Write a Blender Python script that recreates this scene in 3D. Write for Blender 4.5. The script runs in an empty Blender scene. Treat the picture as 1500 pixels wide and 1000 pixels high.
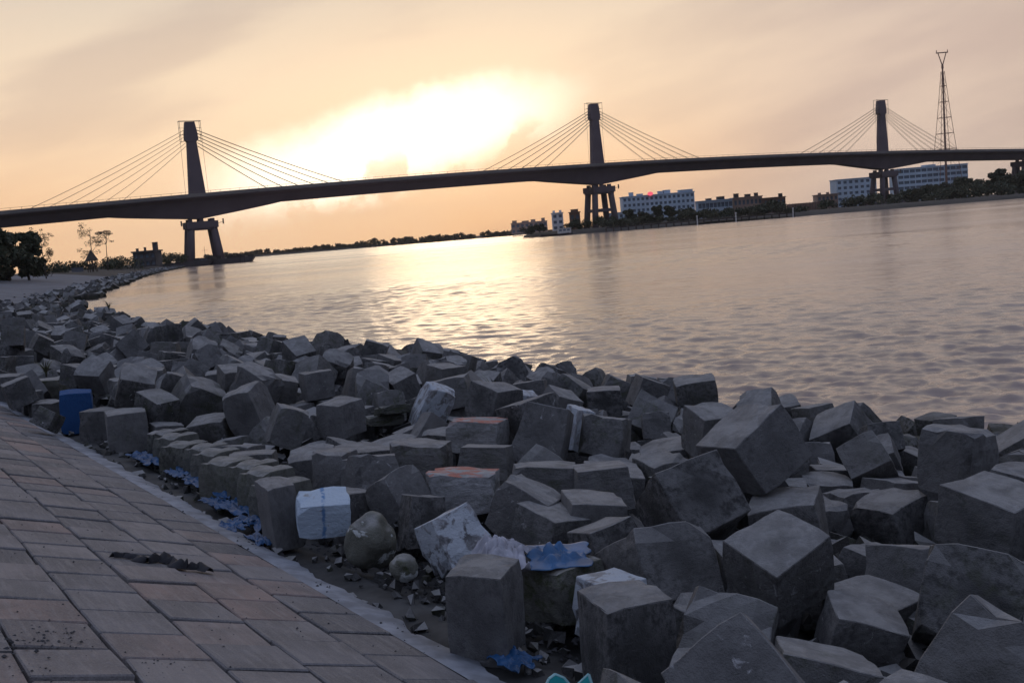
import bpy, bmesh, math, random
import numpy as np
from mathutils import Vector, Matrix, Quaternion, Euler, noise

# ------------------------------------------------------------------ camera, sky, sun, exposure
scene = bpy.context.scene
col = scene.collection
R = math.radians

CAM_H = 3.2
PITCH, ROLL = R(6.0537), R(4.63)
cam_data = bpy.data.cameras.new('camera')
cam_data.sensor_fit = 'HORIZONTAL'
cam_data.sensor_width = 36.0
cam_data.lens = 36.0
cam_data.clip_start = 0.1
cam_data.clip_end = 20000.0
cam = bpy.data.objects.new('camera', cam_data)
col.objects.link(cam)
r0 = Vector((1, 0, 0))
fw = Vector((0, math.cos(PITCH), -math.sin(PITCH)))
u0 = Vector((0, math.sin(PITCH), math.cos(PITCH)))
rv = math.cos(ROLL) * r0 - math.sin(ROLL) * u0
uv_ = math.cos(ROLL) * u0 + math.sin(ROLL) * r0
m = Matrix((rv, uv_, -fw)).transposed().to_4x4()
m.translation = Vector((0, 0, CAM_H))
cam.matrix_world = m
scene.camera = cam

SUN_EL, SUN_AZ = R(6.7), R(-2.6)          # azimuth from +Y, positive towards +X
sun_dir = Vector((math.sin(SUN_AZ) * math.cos(SUN_EL), math.cos(SUN_AZ) * math.cos(SUN_EL), math.sin(SUN_EL)))

world = bpy.data.worlds.new('World')
scene.world = world
world.use_nodes = True
wn, wl = world.node_tree.nodes, world.node_tree.links
wn.clear()
def WN(t, **k):
    n = wn.new(t)
    for a, b in k.items():
        setattr(n, a, b)
    return n
def wmath(op, a, b=None, c=None, clamp=False):
    n = WN('ShaderNodeMath', operation=op, use_clamp=clamp)
    for i, v in enumerate((a, b, c)):
        if v is None: continue
        if isinstance(v, (int, float)): n.inputs[i].default_value = v
        else: wl.new(v, n.inputs[i])
    return n.outputs[0]
def wdot(vec, c):
    n = WN('ShaderNodeVectorMath', operation='DOT_PRODUCT')
    wl.new(vec, n.inputs[0]); n.inputs[1].default_value = c
    return n.outputs['Value']
def wsmooth(v, lo, hi, tlo=0.0, thi=1.0):
    n = WN('ShaderNodeMapRange', interpolation_type='SMOOTHSTEP')
    wl.new(v, n.inputs[0])
    for i, x in enumerate((lo, hi, tlo, thi)): n.inputs[i + 1].default_value = x
    return n.outputs[0]
def wmix(f, a, b, mode='MIX'):
    n = WN('ShaderNodeMix', data_type='RGBA', blend_type=mode, clamp_factor=True)
    for i, v in ((0, f), (6, a), (7, b)):
        if isinstance(v, (int, float)): n.inputs[i].default_value = v
        elif isinstance(v, tuple): n.inputs[i].default_value = (*v, 1)
        else: wl.new(v, n.inputs[i])
    return n.outputs[2]
tc = WN('ShaderNodeTexCoord')
vec = tc.outputs['Generated']
sky = WN('ShaderNodeTexSky', sky_type='NISHITA', sun_disc=False, sun_elevation=SUN_EL, sun_rotation=SUN_AZ,
         altitude=10.0, air_density=1.4, dust_density=3.0, ozone_density=1.0)
# directions: away from the sun azimuth the evening sky turns blue grey and dim
saz = Vector((math.sin(SUN_AZ), math.cos(SUN_AZ), 0))
sright = Vector((saz.y, -saz.x, 0))
sup = sright.cross(sun_dir).normalized()
dz = wdot(vec, (0, 0, 1))
dfront = wdot(vec, tuple(saz))
dright = wdot(vec, tuple(sright))
dsun = wdot(vec, tuple(sun_dir))
# stretched cloud noise in a flattened dome, streaks nearly level
flat = WN('ShaderNodeCombineXYZ')
den = wmath('ADD', wmath('MAXIMUM', dz, 0.0), 0.16)
wl.new(wmath('DIVIDE', dright, den), flat.inputs[0])
wl.new(wmath('DIVIDE', dfront, den), flat.inputs[1])
n1 = WN('ShaderNodeTexNoise'); n1.inputs['Scale'].default_value = 0.75; n1.inputs['Detail'].default_value = 6; n1.inputs['Roughness'].default_value = 0.55; n1.inputs['Distortion'].default_value = 0.3
wl.new(flat.outputs[0], n1.inputs['Vector'])
n2 = WN('ShaderNodeTexNoise'); n2.inputs['Scale'].default_value = 9.0; n2.inputs['Detail'].default_value = 6; n2.inputs['Roughness'].default_value = 0.6
wl.new(vec, n2.inputs['Vector'])
# colour of the thin cloud veil
warm_low = wmix(wsmooth(dz, 0.0, 0.16), (1.10, 0.66, 0.35), (1.0, 0.775, 0.555))
warm = wmix(wsmooth(dright, 0.05, 0.42), warm_low, (0.80, 0.62, 0.50))
warm = wmix(wsmooth(dz, 0.13, 0.28), warm, (0.71, 0.62, 0.525))
cool = wmix(wsmooth(dz, 0.0, 0.7), (0.055, 0.066, 0.10), (0.40, 0.465, 0.65))
veil = wmix(wsmooth(wmath('ADD', dsun, wmath('MULTIPLY', n1.outputs[0], 0.12)), 0.55, 1.0), cool, warm)
# darker streaks of cloud
streaks = WN('ShaderNodeTexNoise'); streaks.inputs['Scale'].default_value = 1.0; streaks.inputs['Detail'].default_value = 5; streaks.inputs['Roughness'].default_value = 0.5
mpn = WN('ShaderNodeMapping'); mpn.inputs['Rotation'].default_value = (0, 0, R(-14)); mpn.inputs['Scale'].default_value = (2.2, 1.0, 9.0)
skw = WN('ShaderNodeCombineXYZ'); wl.new(dright, skw.inputs[0]); wl.new(wmath('SUBTRACT', dz, wmath('MULTIPLY', dright, 0.22)), skw.inputs[2])
wl.new(skw.outputs[0], mpn.inputs['Vector']); wl.new(mpn.outputs[0], streaks.inputs['Vector'])
veil = wmix(wsmooth(streaks.outputs[0], 0.45, 0.62, 0.0, 0.9), veil, wmix(1.0, veil, (0.80, 0.79, 0.84), 'MULTIPLY'))
veil = wmix(wsmooth(streaks.outputs[0], 0.40, 0.28, 0.0, 0.6), veil, wmix(1.0, veil, (1.06, 1.0, 0.97), 'MULTIPLY'))
# break in the cloud where the low sun burns through: a lobe slanting up to the right
sa = wmath('DIVIDE', wdot(vec, tuple(sright)), wmath('MAXIMUM', dsun, 0.05))
sb = wmath('DIVIDE', wdot(vec, tuple(sup)), wmath('MAXIMUM', dsun, 0.05))
wob = wmath('MULTIPLY', wmath('SUBTRACT', n2.outputs[0], 0.5), 0.07)
sb2 = wmath('ADD', wmath('SUBTRACT', wmath('ADD', sb, 0.015), wmath('MULTIPLY', sa, 0.20)), wob)
ea = wmath('POWER', wmath('DIVIDE', wmath('ADD', sa, 0.062), 0.150), 2.0)
eb = wmath('POWER', wmath('DIVIDE', sb2, 0.040), 2.0)
ell = wmath('SQRT', wmath('ADD', ea, eb))
infront = wsmooth(dsun, 0.0, 0.3)
puff = WN('ShaderNodeTexNoise'); puff.inputs['Scale'].default_value = 26.0; puff.inputs['Detail'].default_value = 4
wl.new(vec, puff.inputs['Vector'])
low_cloud = wmath('MULTIPLY', wsmooth(puff.outputs[0], 0.50, 0.60), wsmooth(sb2, 0.0, -0.03))
core = wmath('MULTIPLY', wmath('MULTIPLY', wsmooth(ell, 1.48, 0.55), infront), wmath('SUBTRACT', 1.0, wmath('MULTIPLY', low_cloud, 0.8)))
halo = wmath('MULTIPLY', wsmooth(ell, 3.2, 0.6), infront)
veil = wmix(wmath('MULTIPLY', halo, 0.45), veil, (1.05, 0.83, 0.60))
veil = wmix(core, veil, (1.65, 1.5, 1.22))
disc = wmath('MULTIPLY', wsmooth(dsun, math.cos(0.075), math.cos(0.01)), core)
veil = wmix(disc, veil, (1.7, 1.5, 1.15))
# the clear sky shows a little through the veil
clear = WN('ShaderNodeMix', data_type='RGBA', blend_type='MIX')
scaled = WN('ShaderNodeVectorMath', operation='SCALE'); scaled.inputs['Scale'].default_value = 10.0
wl.new(veil, scaled.inputs[0])
clear.inputs[0].default_value = 0.97
wl.new(sky.outputs[0], clear.inputs[6]); wl.new(scaled.outputs[0], clear.inputs[7])
bg = WN('ShaderNodeBackground'); bg.inputs['Strength'].default_value = 0.1
wl.new(clear.outputs[2], bg.inputs['Color'])
wo = WN('ShaderNodeOutputWorld'); wl.new(bg.outputs[0], wo.inputs['Surface'])

sun_data = bpy.data.lights.new('sun', 'SUN')
sun_data.energy = 0.07
sun_data.angle = R(10)
sun_data.color = (1.0, 0.72, 0.45)
sun = bpy.data.objects.new('sun', sun_data)
sun.rotation_euler = (-sun_dir).to_track_quat('-Z', 'Y').to_euler()
col.objects.link(sun)

vs = scene.view_settings
vs.view_transform = 'Standard'
vs.look = 'None'
vs.exposure = 0.0
vs.gamma = 1.0
vs.use_curve_mapping = False
scene.render.engine = 'CYCLES'
scene.cycles.use_denoising = True
scene.cycles.max_bounces = 6

rng = random.Random(11)

# ------------------------------------------------------------------ helpers
def tag(o, label=None, cat=None, group=None, kind=None):
    if label: o['label'] = label
    if cat: o['category'] = cat
    if group: o['group'] = group
    if kind: o['kind'] = kind
    return o
def empty(name, loc=(0, 0, 0), rz=0.0):
    o = bpy.data.objects.new(name, None)
    o.location = loc; o.rotation_euler = (0, 0, rz)
    o.empty_display_size = 0.2
    col.objects.link(o)
    return o
class MB:
    def __init__(s): s.v = []; s.f = []; s.smooth = False
    def box(s, c, d, rot=None, taper=None):
        n = len(s.v); hx, hy, hz = d[0] / 2, d[1] / 2, d[2] / 2
        for z in (-hz, hz):
            k = (taper if (taper and z > 0) else 1.0)
            for x, y in ((-hx, -hy), (hx, -hy), (hx, hy), (-hx, hy)):
                p = Vector((x * k, y * k, z))
                if rot is not None: p = rot @ p
                s.v.append(tuple(p + Vector(c)))
        for f in ((0, 3, 2, 1), (4, 5, 6, 7), (0, 1, 5, 4), (1, 2, 6, 5), (2, 3, 7, 6), (3, 0, 4, 7)):
            s.f.append(tuple(n + i for i in f))
        return s
    def bar(s, a, b, r, r2=None, seg=6):
        a, b = Vector(a), Vector(b); r2 = r if r2 is None else r2
        d = (b - a).normalized()
        x = d.orthogonal().normalized(); y = d.cross(x)
        n = len(s.v)
        for p, rr in ((a, r), (b, r2)):
            for i in range(seg):
                t = 2 * math.pi * i / seg
                s.v.append(tuple(p + x * math.cos(t) * rr + y * math.sin(t) * rr))
        for i in range(seg):
            j = (i + 1) % seg
            s.f.append((n + i, n + j, n + seg + j, n + seg + i))
        s.f.append(tuple(n + i for i in reversed(range(seg))))
        s.f.append(tuple(n + seg + i for i in range(seg)))
        return s
    def prism(s, pts, axis_a, axis_b, origin, ext):
        """closed outline pts (a,b) in plane axis_a/axis_b, extruded by vector ext"""
        n = len(s.v); k = len(pts); ext = Vector(ext); origin = Vector(origin)
        A_, B_ = Vector(axis_a), Vector(axis_b)
        for off in (-0.5, 0.5):
            for a, b in pts: s.v.append(tuple(origin + A_ * a + B_ * b + ext * off))
        for i in range(k):
            j = (i + 1) % k
            s.f.append((n + i, n + j, n + k + j, n + k + i))
        s.f.append(tuple(n + i for i in reversed(range(k)))); s.f.append(tuple(n + k + i for i in range(k)))
        return s
    def build(s, name, mat, parent=None, smooth=False):
        me = bpy.data.meshes.new(name)
        me.from_pydata(s.v, [], s.f)
        bm = bmesh.new(); bm.from_mesh(me); bmesh.ops.recalc_face_normals(bm, faces=bm.faces); bm.to_mesh(me); bm.free()
        if smooth: me.polygons.foreach_set('use_smooth', [True] * len(me.polygons))
        return link(name, me, mat, parent)
def link(name, me, mat, parent=None):
    o = bpy.data.objects.new(name, me)
    if mat is not None and not me.materials: me.materials.append(mat)
    col.objects.link(o)
    if parent is not None: o.parent = parent
    return o
def copy_tree(o, parent=None):
    c = o.copy(); col.objects.link(c)
    if parent is not None: c.parent = parent
    for ch in list(o.children): copy_tree(ch, c)
    return c

# ------------------------------------------------------------------ materials
def mat_base(name):
    mt = bpy.data.materials.new(name); mt.use_nodes = True
    nt = mt.node_tree; b = nt.nodes['Principled BSDF']
    return mt, nt, b
def nd(nt, t, **k):
    n = nt.nodes.new(t)
    for a, b in k.items(): setattr(n, a, b)
    return n
def noise_node(nt, coord, scale, detail=4, rough=0.55, dist=0.0):
    n = nd(nt, 'ShaderNodeTexNoise')
    n.inputs['Scale'].default_value = scale; n.inputs['Detail'].default_value = detail
    n.inputs['Roughness'].default_value = rough; n.inputs['Distortion'].default_value = dist
    nt.links.new(coord, n.inputs['Vector'])
    return n.outputs[0]
def ramp(nt, v, lo, hi, a=0.0, b=1.0):
    n = nd(nt, 'ShaderNodeMapRange', interpolation_type='SMOOTHSTEP')
    nt.links.new(v, n.inputs[0])
    for i, x in enumerate((lo, hi, a, b)): n.inputs[i + 1].default_value = x
    return n.outputs[0]
def mix(nt, f, a, b, mode='MIX'):
    n = nd(nt, 'ShaderNodeMix', data_type='RGBA', blend_type=mode, clamp_factor=True)
    for i, v in ((0, f), (6, a), (7, b)):
        if isinstance(v, (int, float)): n.inputs[i].default_value = v
        elif isinstance(v, tuple): n.inputs[i].default_value = (*v, 1)
        else: nt.links.new(v, n.inputs[i])
    return n.outputs[2]
def fm(nt, op, a, b=0.0):
    n = nd(nt, 'ShaderNodeMath', operation=op)
    for i, v in enumerate((a, b)):
        if isinstance(v, (int, float)): n.inputs[i].default_value = v
        else: nt.links.new(v, n.inputs[i])
    return n.outputs[0]
def bump(nt, b, h, strength=0.4, dist=0.02):
    n = nd(nt, 'ShaderNodeBump'); n.inputs['Strength'].default_value = strength; n.inputs['Distance'].default_value = dist
    nt.links.new(h, n.inputs['Height']); nt.links.new(n.outputs[0], b.inputs['Normal'])
def plain(name, c, rough=0.8, var=0.25, scale=2.0, metal=0.0, rnd=0.0):
    mt, nt, b = mat_base(name)
    t = nd(nt, 'ShaderNodeTexCoord').outputs['Object']
    n = noise_node(nt, t, scale, 5)
    d = tuple(x * (1 - var) for x in c); l = tuple(min(1, x * (1 + var)) for x in c)
    cc = mix(nt, ramp(nt, n, 0.3, 0.7), d, l)
    if rnd:
        oi = nd(nt, 'ShaderNodeObjectInfo').outputs['Random']
        g = fm(nt, 'ADD', fm(nt, 'MULTIPLY', oi, 2 * rnd), 1 - rnd)
        hv = nd(nt, 'ShaderNodeVectorMath', operation='SCALE'); nt.links.new(cc, hv.inputs[0]); nt.links.new(g, hv.inputs['Scale']); cc = hv.outputs[0]
    nt.links.new(cc, b.inputs['Base Color'])
    b.inputs['Roughness'].default_value = rough; b.inputs['Metallic'].default_value = metal
    bump(nt, b, n, 0.15, 0.05)
    return mt
def concrete(name, c=(0.115, 0.113, 0.115), stuff=False, moss=0.35, paint=None, red=False, pale=0.42, streak=False):
    """weathered cast concrete; paint=(colour, coverage) smears colour on it"""
    mt, nt, b = mat_base(name)
    tcn = nd(nt, 'ShaderNodeTexCoord'); geo = nd(nt, 'ShaderNodeNewGeometry')
    oi = nd(nt, 'ShaderNodeObjectInfo')
    if stuff:
        at = nd(nt, 'ShaderNodeAttribute', attribute_name='tint'); rnd = at.outputs['Fac']; pos = geo.outputs['Position']
    else:
        rnd = oi.outputs['Random']
        ad = nd(nt, 'ShaderNodeVectorMath', operation='ADD'); nt.links.new(tcn.outputs['Object'], ad.inputs[0]); nt.links.new(oi.outputs['Location'], ad.inputs[1]); pos = ad.outputs[0]
    big = noise_node(nt, pos, 2.6, 5, 0.6, 0.4)
    mid = noise_node(nt, pos, 9.0, 6, 0.65)
    fine = noise_node(nt, pos, 60.0, 3, 0.6)
    cc = mix(nt, ramp(nt, big, 0.32, 0.68), tuple(x * 0.62 for x in c), tuple(x * 1.12 for x in c))
    cc = mix(nt, ramp(nt, mid, 0.45, 0.75, 0, 0.55), cc, tuple(x * 0.5 for x in c))
    cc = mix(nt, ramp(nt, fine, 0.35, 0.65, 0.0, 0.3), cc, tuple(x * 1.25 for x in c))
    # per block tone
    g = fm(nt, 'ADD', fm(nt, 'MULTIPLY', rnd, 1.05), 0.38)
    sc_ = nd(nt, 'ShaderNodeVectorMath', operation='SCALE'); nt.links.new(cc, sc_.inputs[0]); nt.links.new(g, sc_.inputs['Scale']); cc = sc_.outputs[0]
    # moss and silt in blotches, on some blocks more than on others
    hue = fm(nt, 'FRACT', fm(nt, 'MULTIPLY', rnd, 7.31))
    cc = mix(nt, ramp(nt, fm(nt, 'FRACT', fm(nt, 'MULTIPLY', rnd, 3.77)), 0.6, 1.0, 0, .35), cc, mix(nt, 1.0, cc, (0.80, 0.72, 0.60), 'MULTIPLY'))
    mm = fm(nt, 'MULTIPLY', ramp(nt, noise_node(nt, pos, 3.4, 5, 0.65, 0.6), 0.46, 0.66), ramp(nt, hue, 0.35, 0.95, 0.0, moss * 2))
    cc = mix(nt, mm, cc, (0.055, 0.062, 0.032))
    # pale lime bloom, dribbled
    pl = fm(nt, 'MULTIPLY', ramp(nt, noise_node(nt, pos, 5.2, 6, 0.7, 1.2), 0.60, 0.70), ramp(nt, fm(nt, 'FRACT', fm(nt, 'MULTIPLY', rnd, 13.7)), 0.5, 1.0, 0.0, pale * 2.4))
    cc = mix(nt, pl, cc, (0.50, 0.50, 0.52))
    # light from above put into the colour: upper faces paler, in blotches
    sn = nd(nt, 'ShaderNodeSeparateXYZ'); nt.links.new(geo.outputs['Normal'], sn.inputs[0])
    top_tone = fm(nt, 'MULTIPLY', ramp(nt, sn.outputs[2], 0.55, 0.9), ramp(nt, big, 0.25, 0.6, 0.35, 1.0))
    cc = mix(nt, fm(nt, 'MULTIPLY', top_tone, .8), cc, (0.33, 0.33, 0.335))
    # wet algae on whatever stands near the water line
    sz = nd(nt, 'ShaderNodeSeparateXYZ'); nt.links.new(geo.outputs['Position'], sz.inputs[0])
    wz = fm(nt, 'ADD', sz.outputs[2], fm(nt, 'MULTIPLY', noise_node(nt, geo.outputs['Position'], 2.2, 4, 0.6), 0.55))
    cc = mix(nt, ramp(nt, wz, 0.92, 0.58, 0, .92), cc, (0.032, 0.032, 0.022))
    if not stuff:
        pw = ramp(nt, geo.outputs['Pointiness'], 0.508, 0.54, 0, .65)
        cc = mix(nt, fm(nt, 'MULTIPLY', pw, ramp(nt, mid, .35, .6)), cc, tuple(x * 1.55 for x in c))
    if red:
        sep = nd(nt, 'ShaderNodeSeparateXYZ'); nt.links.new(geo.outputs['Normal'], sep.inputs[0])
        rm = fm(nt, 'MULTIPLY', ramp(nt, sep.outputs[2], 0.55, 0.8), ramp(nt, noise_node(nt, pos, 3.0, 5, 0.6, 0.8), 0.44, 0.56))
        cc = mix(nt, rm, cc, (0.42, 0.17, 0.13))
    if paint:
        pc, lo, hi = paint
        pm = ramp(nt, noise_node(nt, pos, 3.6, 6, 0.6, 0.5), lo, hi)
        cc = mix(nt, pm, cc, pc)
        if streak:
            sx = nd(nt, 'ShaderNodeSeparateXYZ'); nt.links.new(tcn.outputs['Object'], sx.inputs[0])
            wv_ = fm(nt, 'ADD', sx.outputs[0], fm(nt, 'MULTIPLY', noise_node(nt, tcn.outputs['Object'], 3.0, 3), .12))
            for c0, hw in ((.06, .03),):
                dd = fm(nt, 'ABSOLUTE', fm(nt, 'SUBTRACT', wv_, c0))
                cc = mix(nt, fm(nt, 'MULTIPLY', ramp(nt, dd, hw * 1.8, hw * .4), ramp(nt, noise_node(nt, tcn.outputs['Object'], 5.0, 4), .36, .5, 0, .8)), cc, (.05, .19, .45))
    nt.links.new(cc, b.inputs['Base Color'])
    b.inputs['Roughness'].default_value = 0.97
    hh = fm(nt, 'ADD', mid, fm(nt, 'MULTIPLY', fine, 0.35))
    bump(nt, b, hh, 0.8, 0.03)
    return mt

M = {}
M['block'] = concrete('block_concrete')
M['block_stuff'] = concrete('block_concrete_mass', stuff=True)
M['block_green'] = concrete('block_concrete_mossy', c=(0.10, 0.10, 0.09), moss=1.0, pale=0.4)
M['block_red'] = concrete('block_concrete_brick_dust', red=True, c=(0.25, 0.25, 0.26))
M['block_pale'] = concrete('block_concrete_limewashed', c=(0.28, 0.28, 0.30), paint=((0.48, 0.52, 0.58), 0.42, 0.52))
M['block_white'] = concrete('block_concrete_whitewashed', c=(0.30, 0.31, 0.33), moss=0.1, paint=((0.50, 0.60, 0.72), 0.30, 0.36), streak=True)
M['bed'] = plain('dark_river_silt', (0.055, 0.055, 0.056), 0.95, 0.4, 3.0)
M['beach'] = plain('grey_sand', (0.125, 0.135, 0.16), 0.95, 0.2, 0.4)
M['mortar'] = plain('dark_joint_mortar', (0.05, 0.05, 0.055), 0.95, 0.3, 6.0)
M['edging'] = plain('pale_cement_edging', (0.22, 0.235, 0.27), 0.9, 0.3, 5.0)
M['bridge'] = plain('bridge_concrete', (0.125, 0.098, 0.112), 0.85, 0.12, 0.12)
M['bridge_light'] = plain('parapet_concrete', (0.20, 0.18, 0.17), 0.85, 0.12, 0.15)
M['cable'] = plain('cable_sheath', (0.36, 0.28, 0.18), 0.6, 0.1, 1.0)
M['steel'] = plain('weathered_steel', (0.16, 0.13, 0.11), 0.6, 0.2, 1.0)

# paving slabs
def slab_mat():
    mt, nt, b = mat_base('paving_concrete')
    tcn = nd(nt, 'ShaderNodeTexCoord'); oi = nd(nt, 'ShaderNodeObjectInfo')
    ad = nd(nt, 'ShaderNodeVectorMath', operation='ADD'); nt.links.new(tcn.outputs['Object'], ad.inputs[0]); nt.links.new(oi.outputs['Location'], ad.inputs[1]); pos = ad.outputs[0]
    rnd = oi.outputs['Random']
    big = noise_node(nt, pos, 2.2, 4, 0.6, 0.3); mid = noise_node(nt, pos, 14, 6, 0.7); fine = noise_node(nt, pos, 110, 2, 0.5)
    str_ = nd(nt, 'ShaderNodeMapping'); str_.inputs['Scale'].default_value = (2.0, 16.0, 4.0); nt.links.new(pos, str_.inputs[0])
    streak = noise_node(nt, str_.outputs[0], 1.6, 4, 0.6)
    base = mix(nt, rnd, (0.150, 0.148, 0.162), (0.210, 0.196, 0.200))
    hue = fm(nt, 'FRACT', fm(nt, 'MULTIPLY', rnd, 9.13))
    base = mix(nt, ramp(nt, hue, 0.62, 1.0, 0, 0.85), base, (0.26, 0.185, 0.165))
    base = mix(nt, ramp(nt, hue, 0.28, 0.0, 0, 0.8), base, (0.085, 0.085, 0.095))
    cc = mix(nt, ramp(nt, big, 0.35, 0.65, 0, 0.6), base, (0.085, 0.083, 0.088))
    cc = mix(nt, ramp(nt, streak, 0.45, 0.75, 0, 0.4), cc, (0.30, 0.285, 0.285))
    cc = mix(nt, ramp(nt, mid, 0.62, 0.72, 0, 0.6), cc, (0.07, 0.066, 0.068))
    cc = mix(nt, ramp(nt, fine, 0.4, 0.65, 0, 0.25), cc, (0.3, 0.29, 0.29))
    nt.links.new(cc, b.inputs['Base Color']); b.inputs['Roughness'].default_value = 0.86
    bump(nt, b, fm(nt, 'ADD', fm(nt, 'ADD', mid, fm(nt, 'MULTIPLY', fine, 0.3)), fm(nt, 'MULTIPLY', streak, 0.8)), 0.8, 0.014)
    return mt
M['slab'] = slab_mat()

def water_mat():
    mt, nt, b = mat_base('river_water')
    geo = nd(nt, 'ShaderNodeNewGeometry'); pos = geo.outputs['Position']
    def mp(sx, sy, rz=0.0):
        n = nd(nt, 'ShaderNodeMapping'); n.inputs['Scale'].default_value = (sx, sy, 1); n.inputs['Rotation'].default_value = (0, 0, rz); nt.links.new(pos, n.inputs[0]); return n.outputs[0]
    a = noise_node(nt, mp(1.0, 1.5, 0.3), 1.5, 5, 0.6, 0.4)
    c = noise_node(nt, mp(0.14, 0.3, 0.2), 1.0, 4, 0.55, 0.2)
    d = noise_node(nt, mp(0.004, 0.03, 0.15), 1.0, 4, 0.6)
    b.inputs['Base Color'].default_value = (0.16, 0.13, 0.11, 1)
    silt = mix(nt, ramp(nt, d, 0.35, 0.65), (0.29, 0.22, 0.19), (0.39, 0.31, 0.27))
    nt.links.new(silt, b.inputs['Base Color'])
    b.inputs['IOR'].default_value = 1.33
    nt.links.new(ramp(nt, d, 0.35, 0.7, 0.12, 0.20), b.inputs['Roughness'])
    h = fm(nt, 'ADD', fm(nt, 'MULTIPLY', a, 0.055), fm(nt, 'MULTIPLY', c, 0.20))
    n = nd(nt, 'ShaderNodeBump'); n.inputs['Distance'].default_value = 1.0
    nt.links.new(ramp(nt, d, 0.3, 0.7, 0.6, 1.0), n.inputs['Strength'])
    nt.links.new(h, n.inputs['Height']); nt.links.new(n.outputs[0], b.inputs['Normal'])
    return mt
M['water'] = water_mat()
def leaf_mat(name, c):
    mt, nt, b = mat_base(name)
    t = nd(nt, 'ShaderNodeNewGeometry').outputs['Position']
    n = noise_node(nt, t, 1.3, 4)
    nt.links.new(mix(nt, ramp(nt, n, 0.3, 0.7), tuple(x * 0.6 for x in c), tuple(x * 1.3 for x in c)), b.inputs['Base Color'])
    b.inputs['Roughness'].default_value = 0.7
    return mt
M['leaf'] = leaf_mat('dark_leaves', (0.045, 0.055, 0.028))
M['leaf2'] = leaf_mat('dry_leaves', (0.07, 0.06, 0.03))
M['bark'] = plain('bark', (0.06, 0.045, 0.035), 0.9, 0.3, 3.0)
M['bank'] = plain('bank_earth', (0.035, 0.032, 0.03), 0.95, 0.4, 0.08)

# ------------------------------------------------------------------ layout frame of the embankment
# the toe of the paved slope is a straight line through E0 along A; N points to the river
E0 = Vector((-0.567, 5.632, 0.9))
A = Vector((-0.56352605, 0.82609829, 0)); N = Vector((0.82609829, 0.56352605, 0))
def P(w, v, z=0.0):
    q = E0 + N * w + A * v; q.z = z
    return q
SLOPE = R(18.5)
def SP(u, v, lift=0.0):
    """point on the paved slope, u metres up from the toe"""
    q = E0 - N * (u * math.cos(SLOPE)) + A * v
    q.z = 0.9 + u * math.sin(SLOPE)
    return q + lift * (Vector((0, 0, 1)) * math.cos(SLOPE) + N * math.sin(SLOPE))

# ------------------------------------------------------------------ water
def build_water():
    """one sheet, finely rippled near the bank and coarser towards the horizon"""
    r1 = np.exp(np.arange(math.log(11.0), math.log(110.0), 0.0031)); r2 = np.exp(np.arange(math.log(111.0), math.log(3600.0), 0.03))
    rr = np.concatenate([[1.0, 5.0], r1, r2]); th = np.concatenate([np.radians(np.linspace(-110, -37, 20)), np.radians(np.linspace(-36, 36, 760)), np.radians(np.linspace(37, 110, 20))])
    Rg, Tg = np.meshgrid(rr, th, indexing='ij'); X = Rg * np.sin(Tg); Y = Rg * np.cos(Tg)
    rs = np.random.RandomState(4); Z = np.zeros_like(X); sp = Rg * 0.0031
    sp = np.where(Rg > 110, Rg * .03, sp)
    for k in range(90):
        lam = math.exp(rs.uniform(math.log(0.20), math.log(1.7))); dr = rs.normal(0.35, 0.75); kx, ky = math.sin(dr), math.cos(dr)
        amp = 0.0060 * lam * (1.0 if lam < .8 else .6) * rs.uniform(.5, 1.5); q = 2 * math.pi / lam
        warp = 0.35 * np.sin(X * .31 + k) * np.sin(Y * .23 + 1.7 * k)
        fade = np.clip((lam / sp - 2.5) / 2.0, 0, 1)
        Z += fade * amp * np.sin(q * (kx * X + ky * Y) + rs.uniform(0, 6.28) + warp * min(3, q * .4))
    Z *= 0.66 + 0.5 * np.sin(X * .09 + .8 * np.sin(Y * .05)) * np.sin(Y * .07 + 1)
    nr, nt_ = X.shape
    me = bpy.data.meshes.new('river_water'); me.vertices.add(nr * nt_)
    me.vertices.foreach_set('co', np.stack([X, Y, Z], -1).astype(np.float32).ravel())
    a = (np.arange(nr - 1)[:, None] * nt_ + np.arange(nt_ - 1)[None]).ravel()
    quads = np.stack([a, a + nt_, a + nt_ + 1, a + 1], -1).astype(np.int32)
    me.loops.add(quads.size); me.loops.foreach_set('vertex_index', quads.ravel())
    me.polygons.add(len(quads)); me.polygons.foreach_set('loop_start', np.arange(0, quads.size, 4, dtype=np.int32)); me.polygons.foreach_set('use_smooth', np.ones(len(quads), dtype=bool))
    me.update(); me.flip_normals() if me.polygons[len(quads) // 2].normal.z < 0 else None
    return link('river_water', me, M['water'])
tag(build_water(), 'wide silty river rippling under the sunset', kind='structure')

# ------------------------------------------------------------------ riverbank under and beyond the blocks
def shore_w(v):
    if v < 12: return 8.3 + 1.4 * (v + 12) / 24.0
    if v < 48: return 9.7
    return 9.7 + (v - 48) * 0.14
def bed_z(w, v):
    sw = 9.6 if v < 45 else 9.6 + (v - 45) * .14
    if w < .45: return .85
    if w < .9: return .78
    k = (w - .9) / (sw - .9)
    return .68 - .75 * k - .75 * max(0, k - .4) ** 1.2
mb = MB()
ws = [-0.05, .12, .3, .45, .9] + [1.6 + .8 * i for i in range(16)] + [18, 22, 28, 40]
vvs = [-14 + 2 * i for i in range(12)] + [12 + 4 * i for i in range(23)]
for v in vvs:
    for w in ws:
        z = bed_z(w, v) - 0.03
        if w > shore_w(v) + .6: z = min(z, -0.45 - (w - shore_w(v)) * .1)
        q = P(w, v, z); q.z += 0.06 * noise.noise(Vector((q.x * 1.3, q.y * 1.3, 0)))
        mb.v.append(tuple(q))
n = len(ws)
for i in range(len(vvs) - 1):
    for j in range(n - 1):
        a = i * n + j; mb.f.append((a, a + 1, a + n + 1, a + n))
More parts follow.
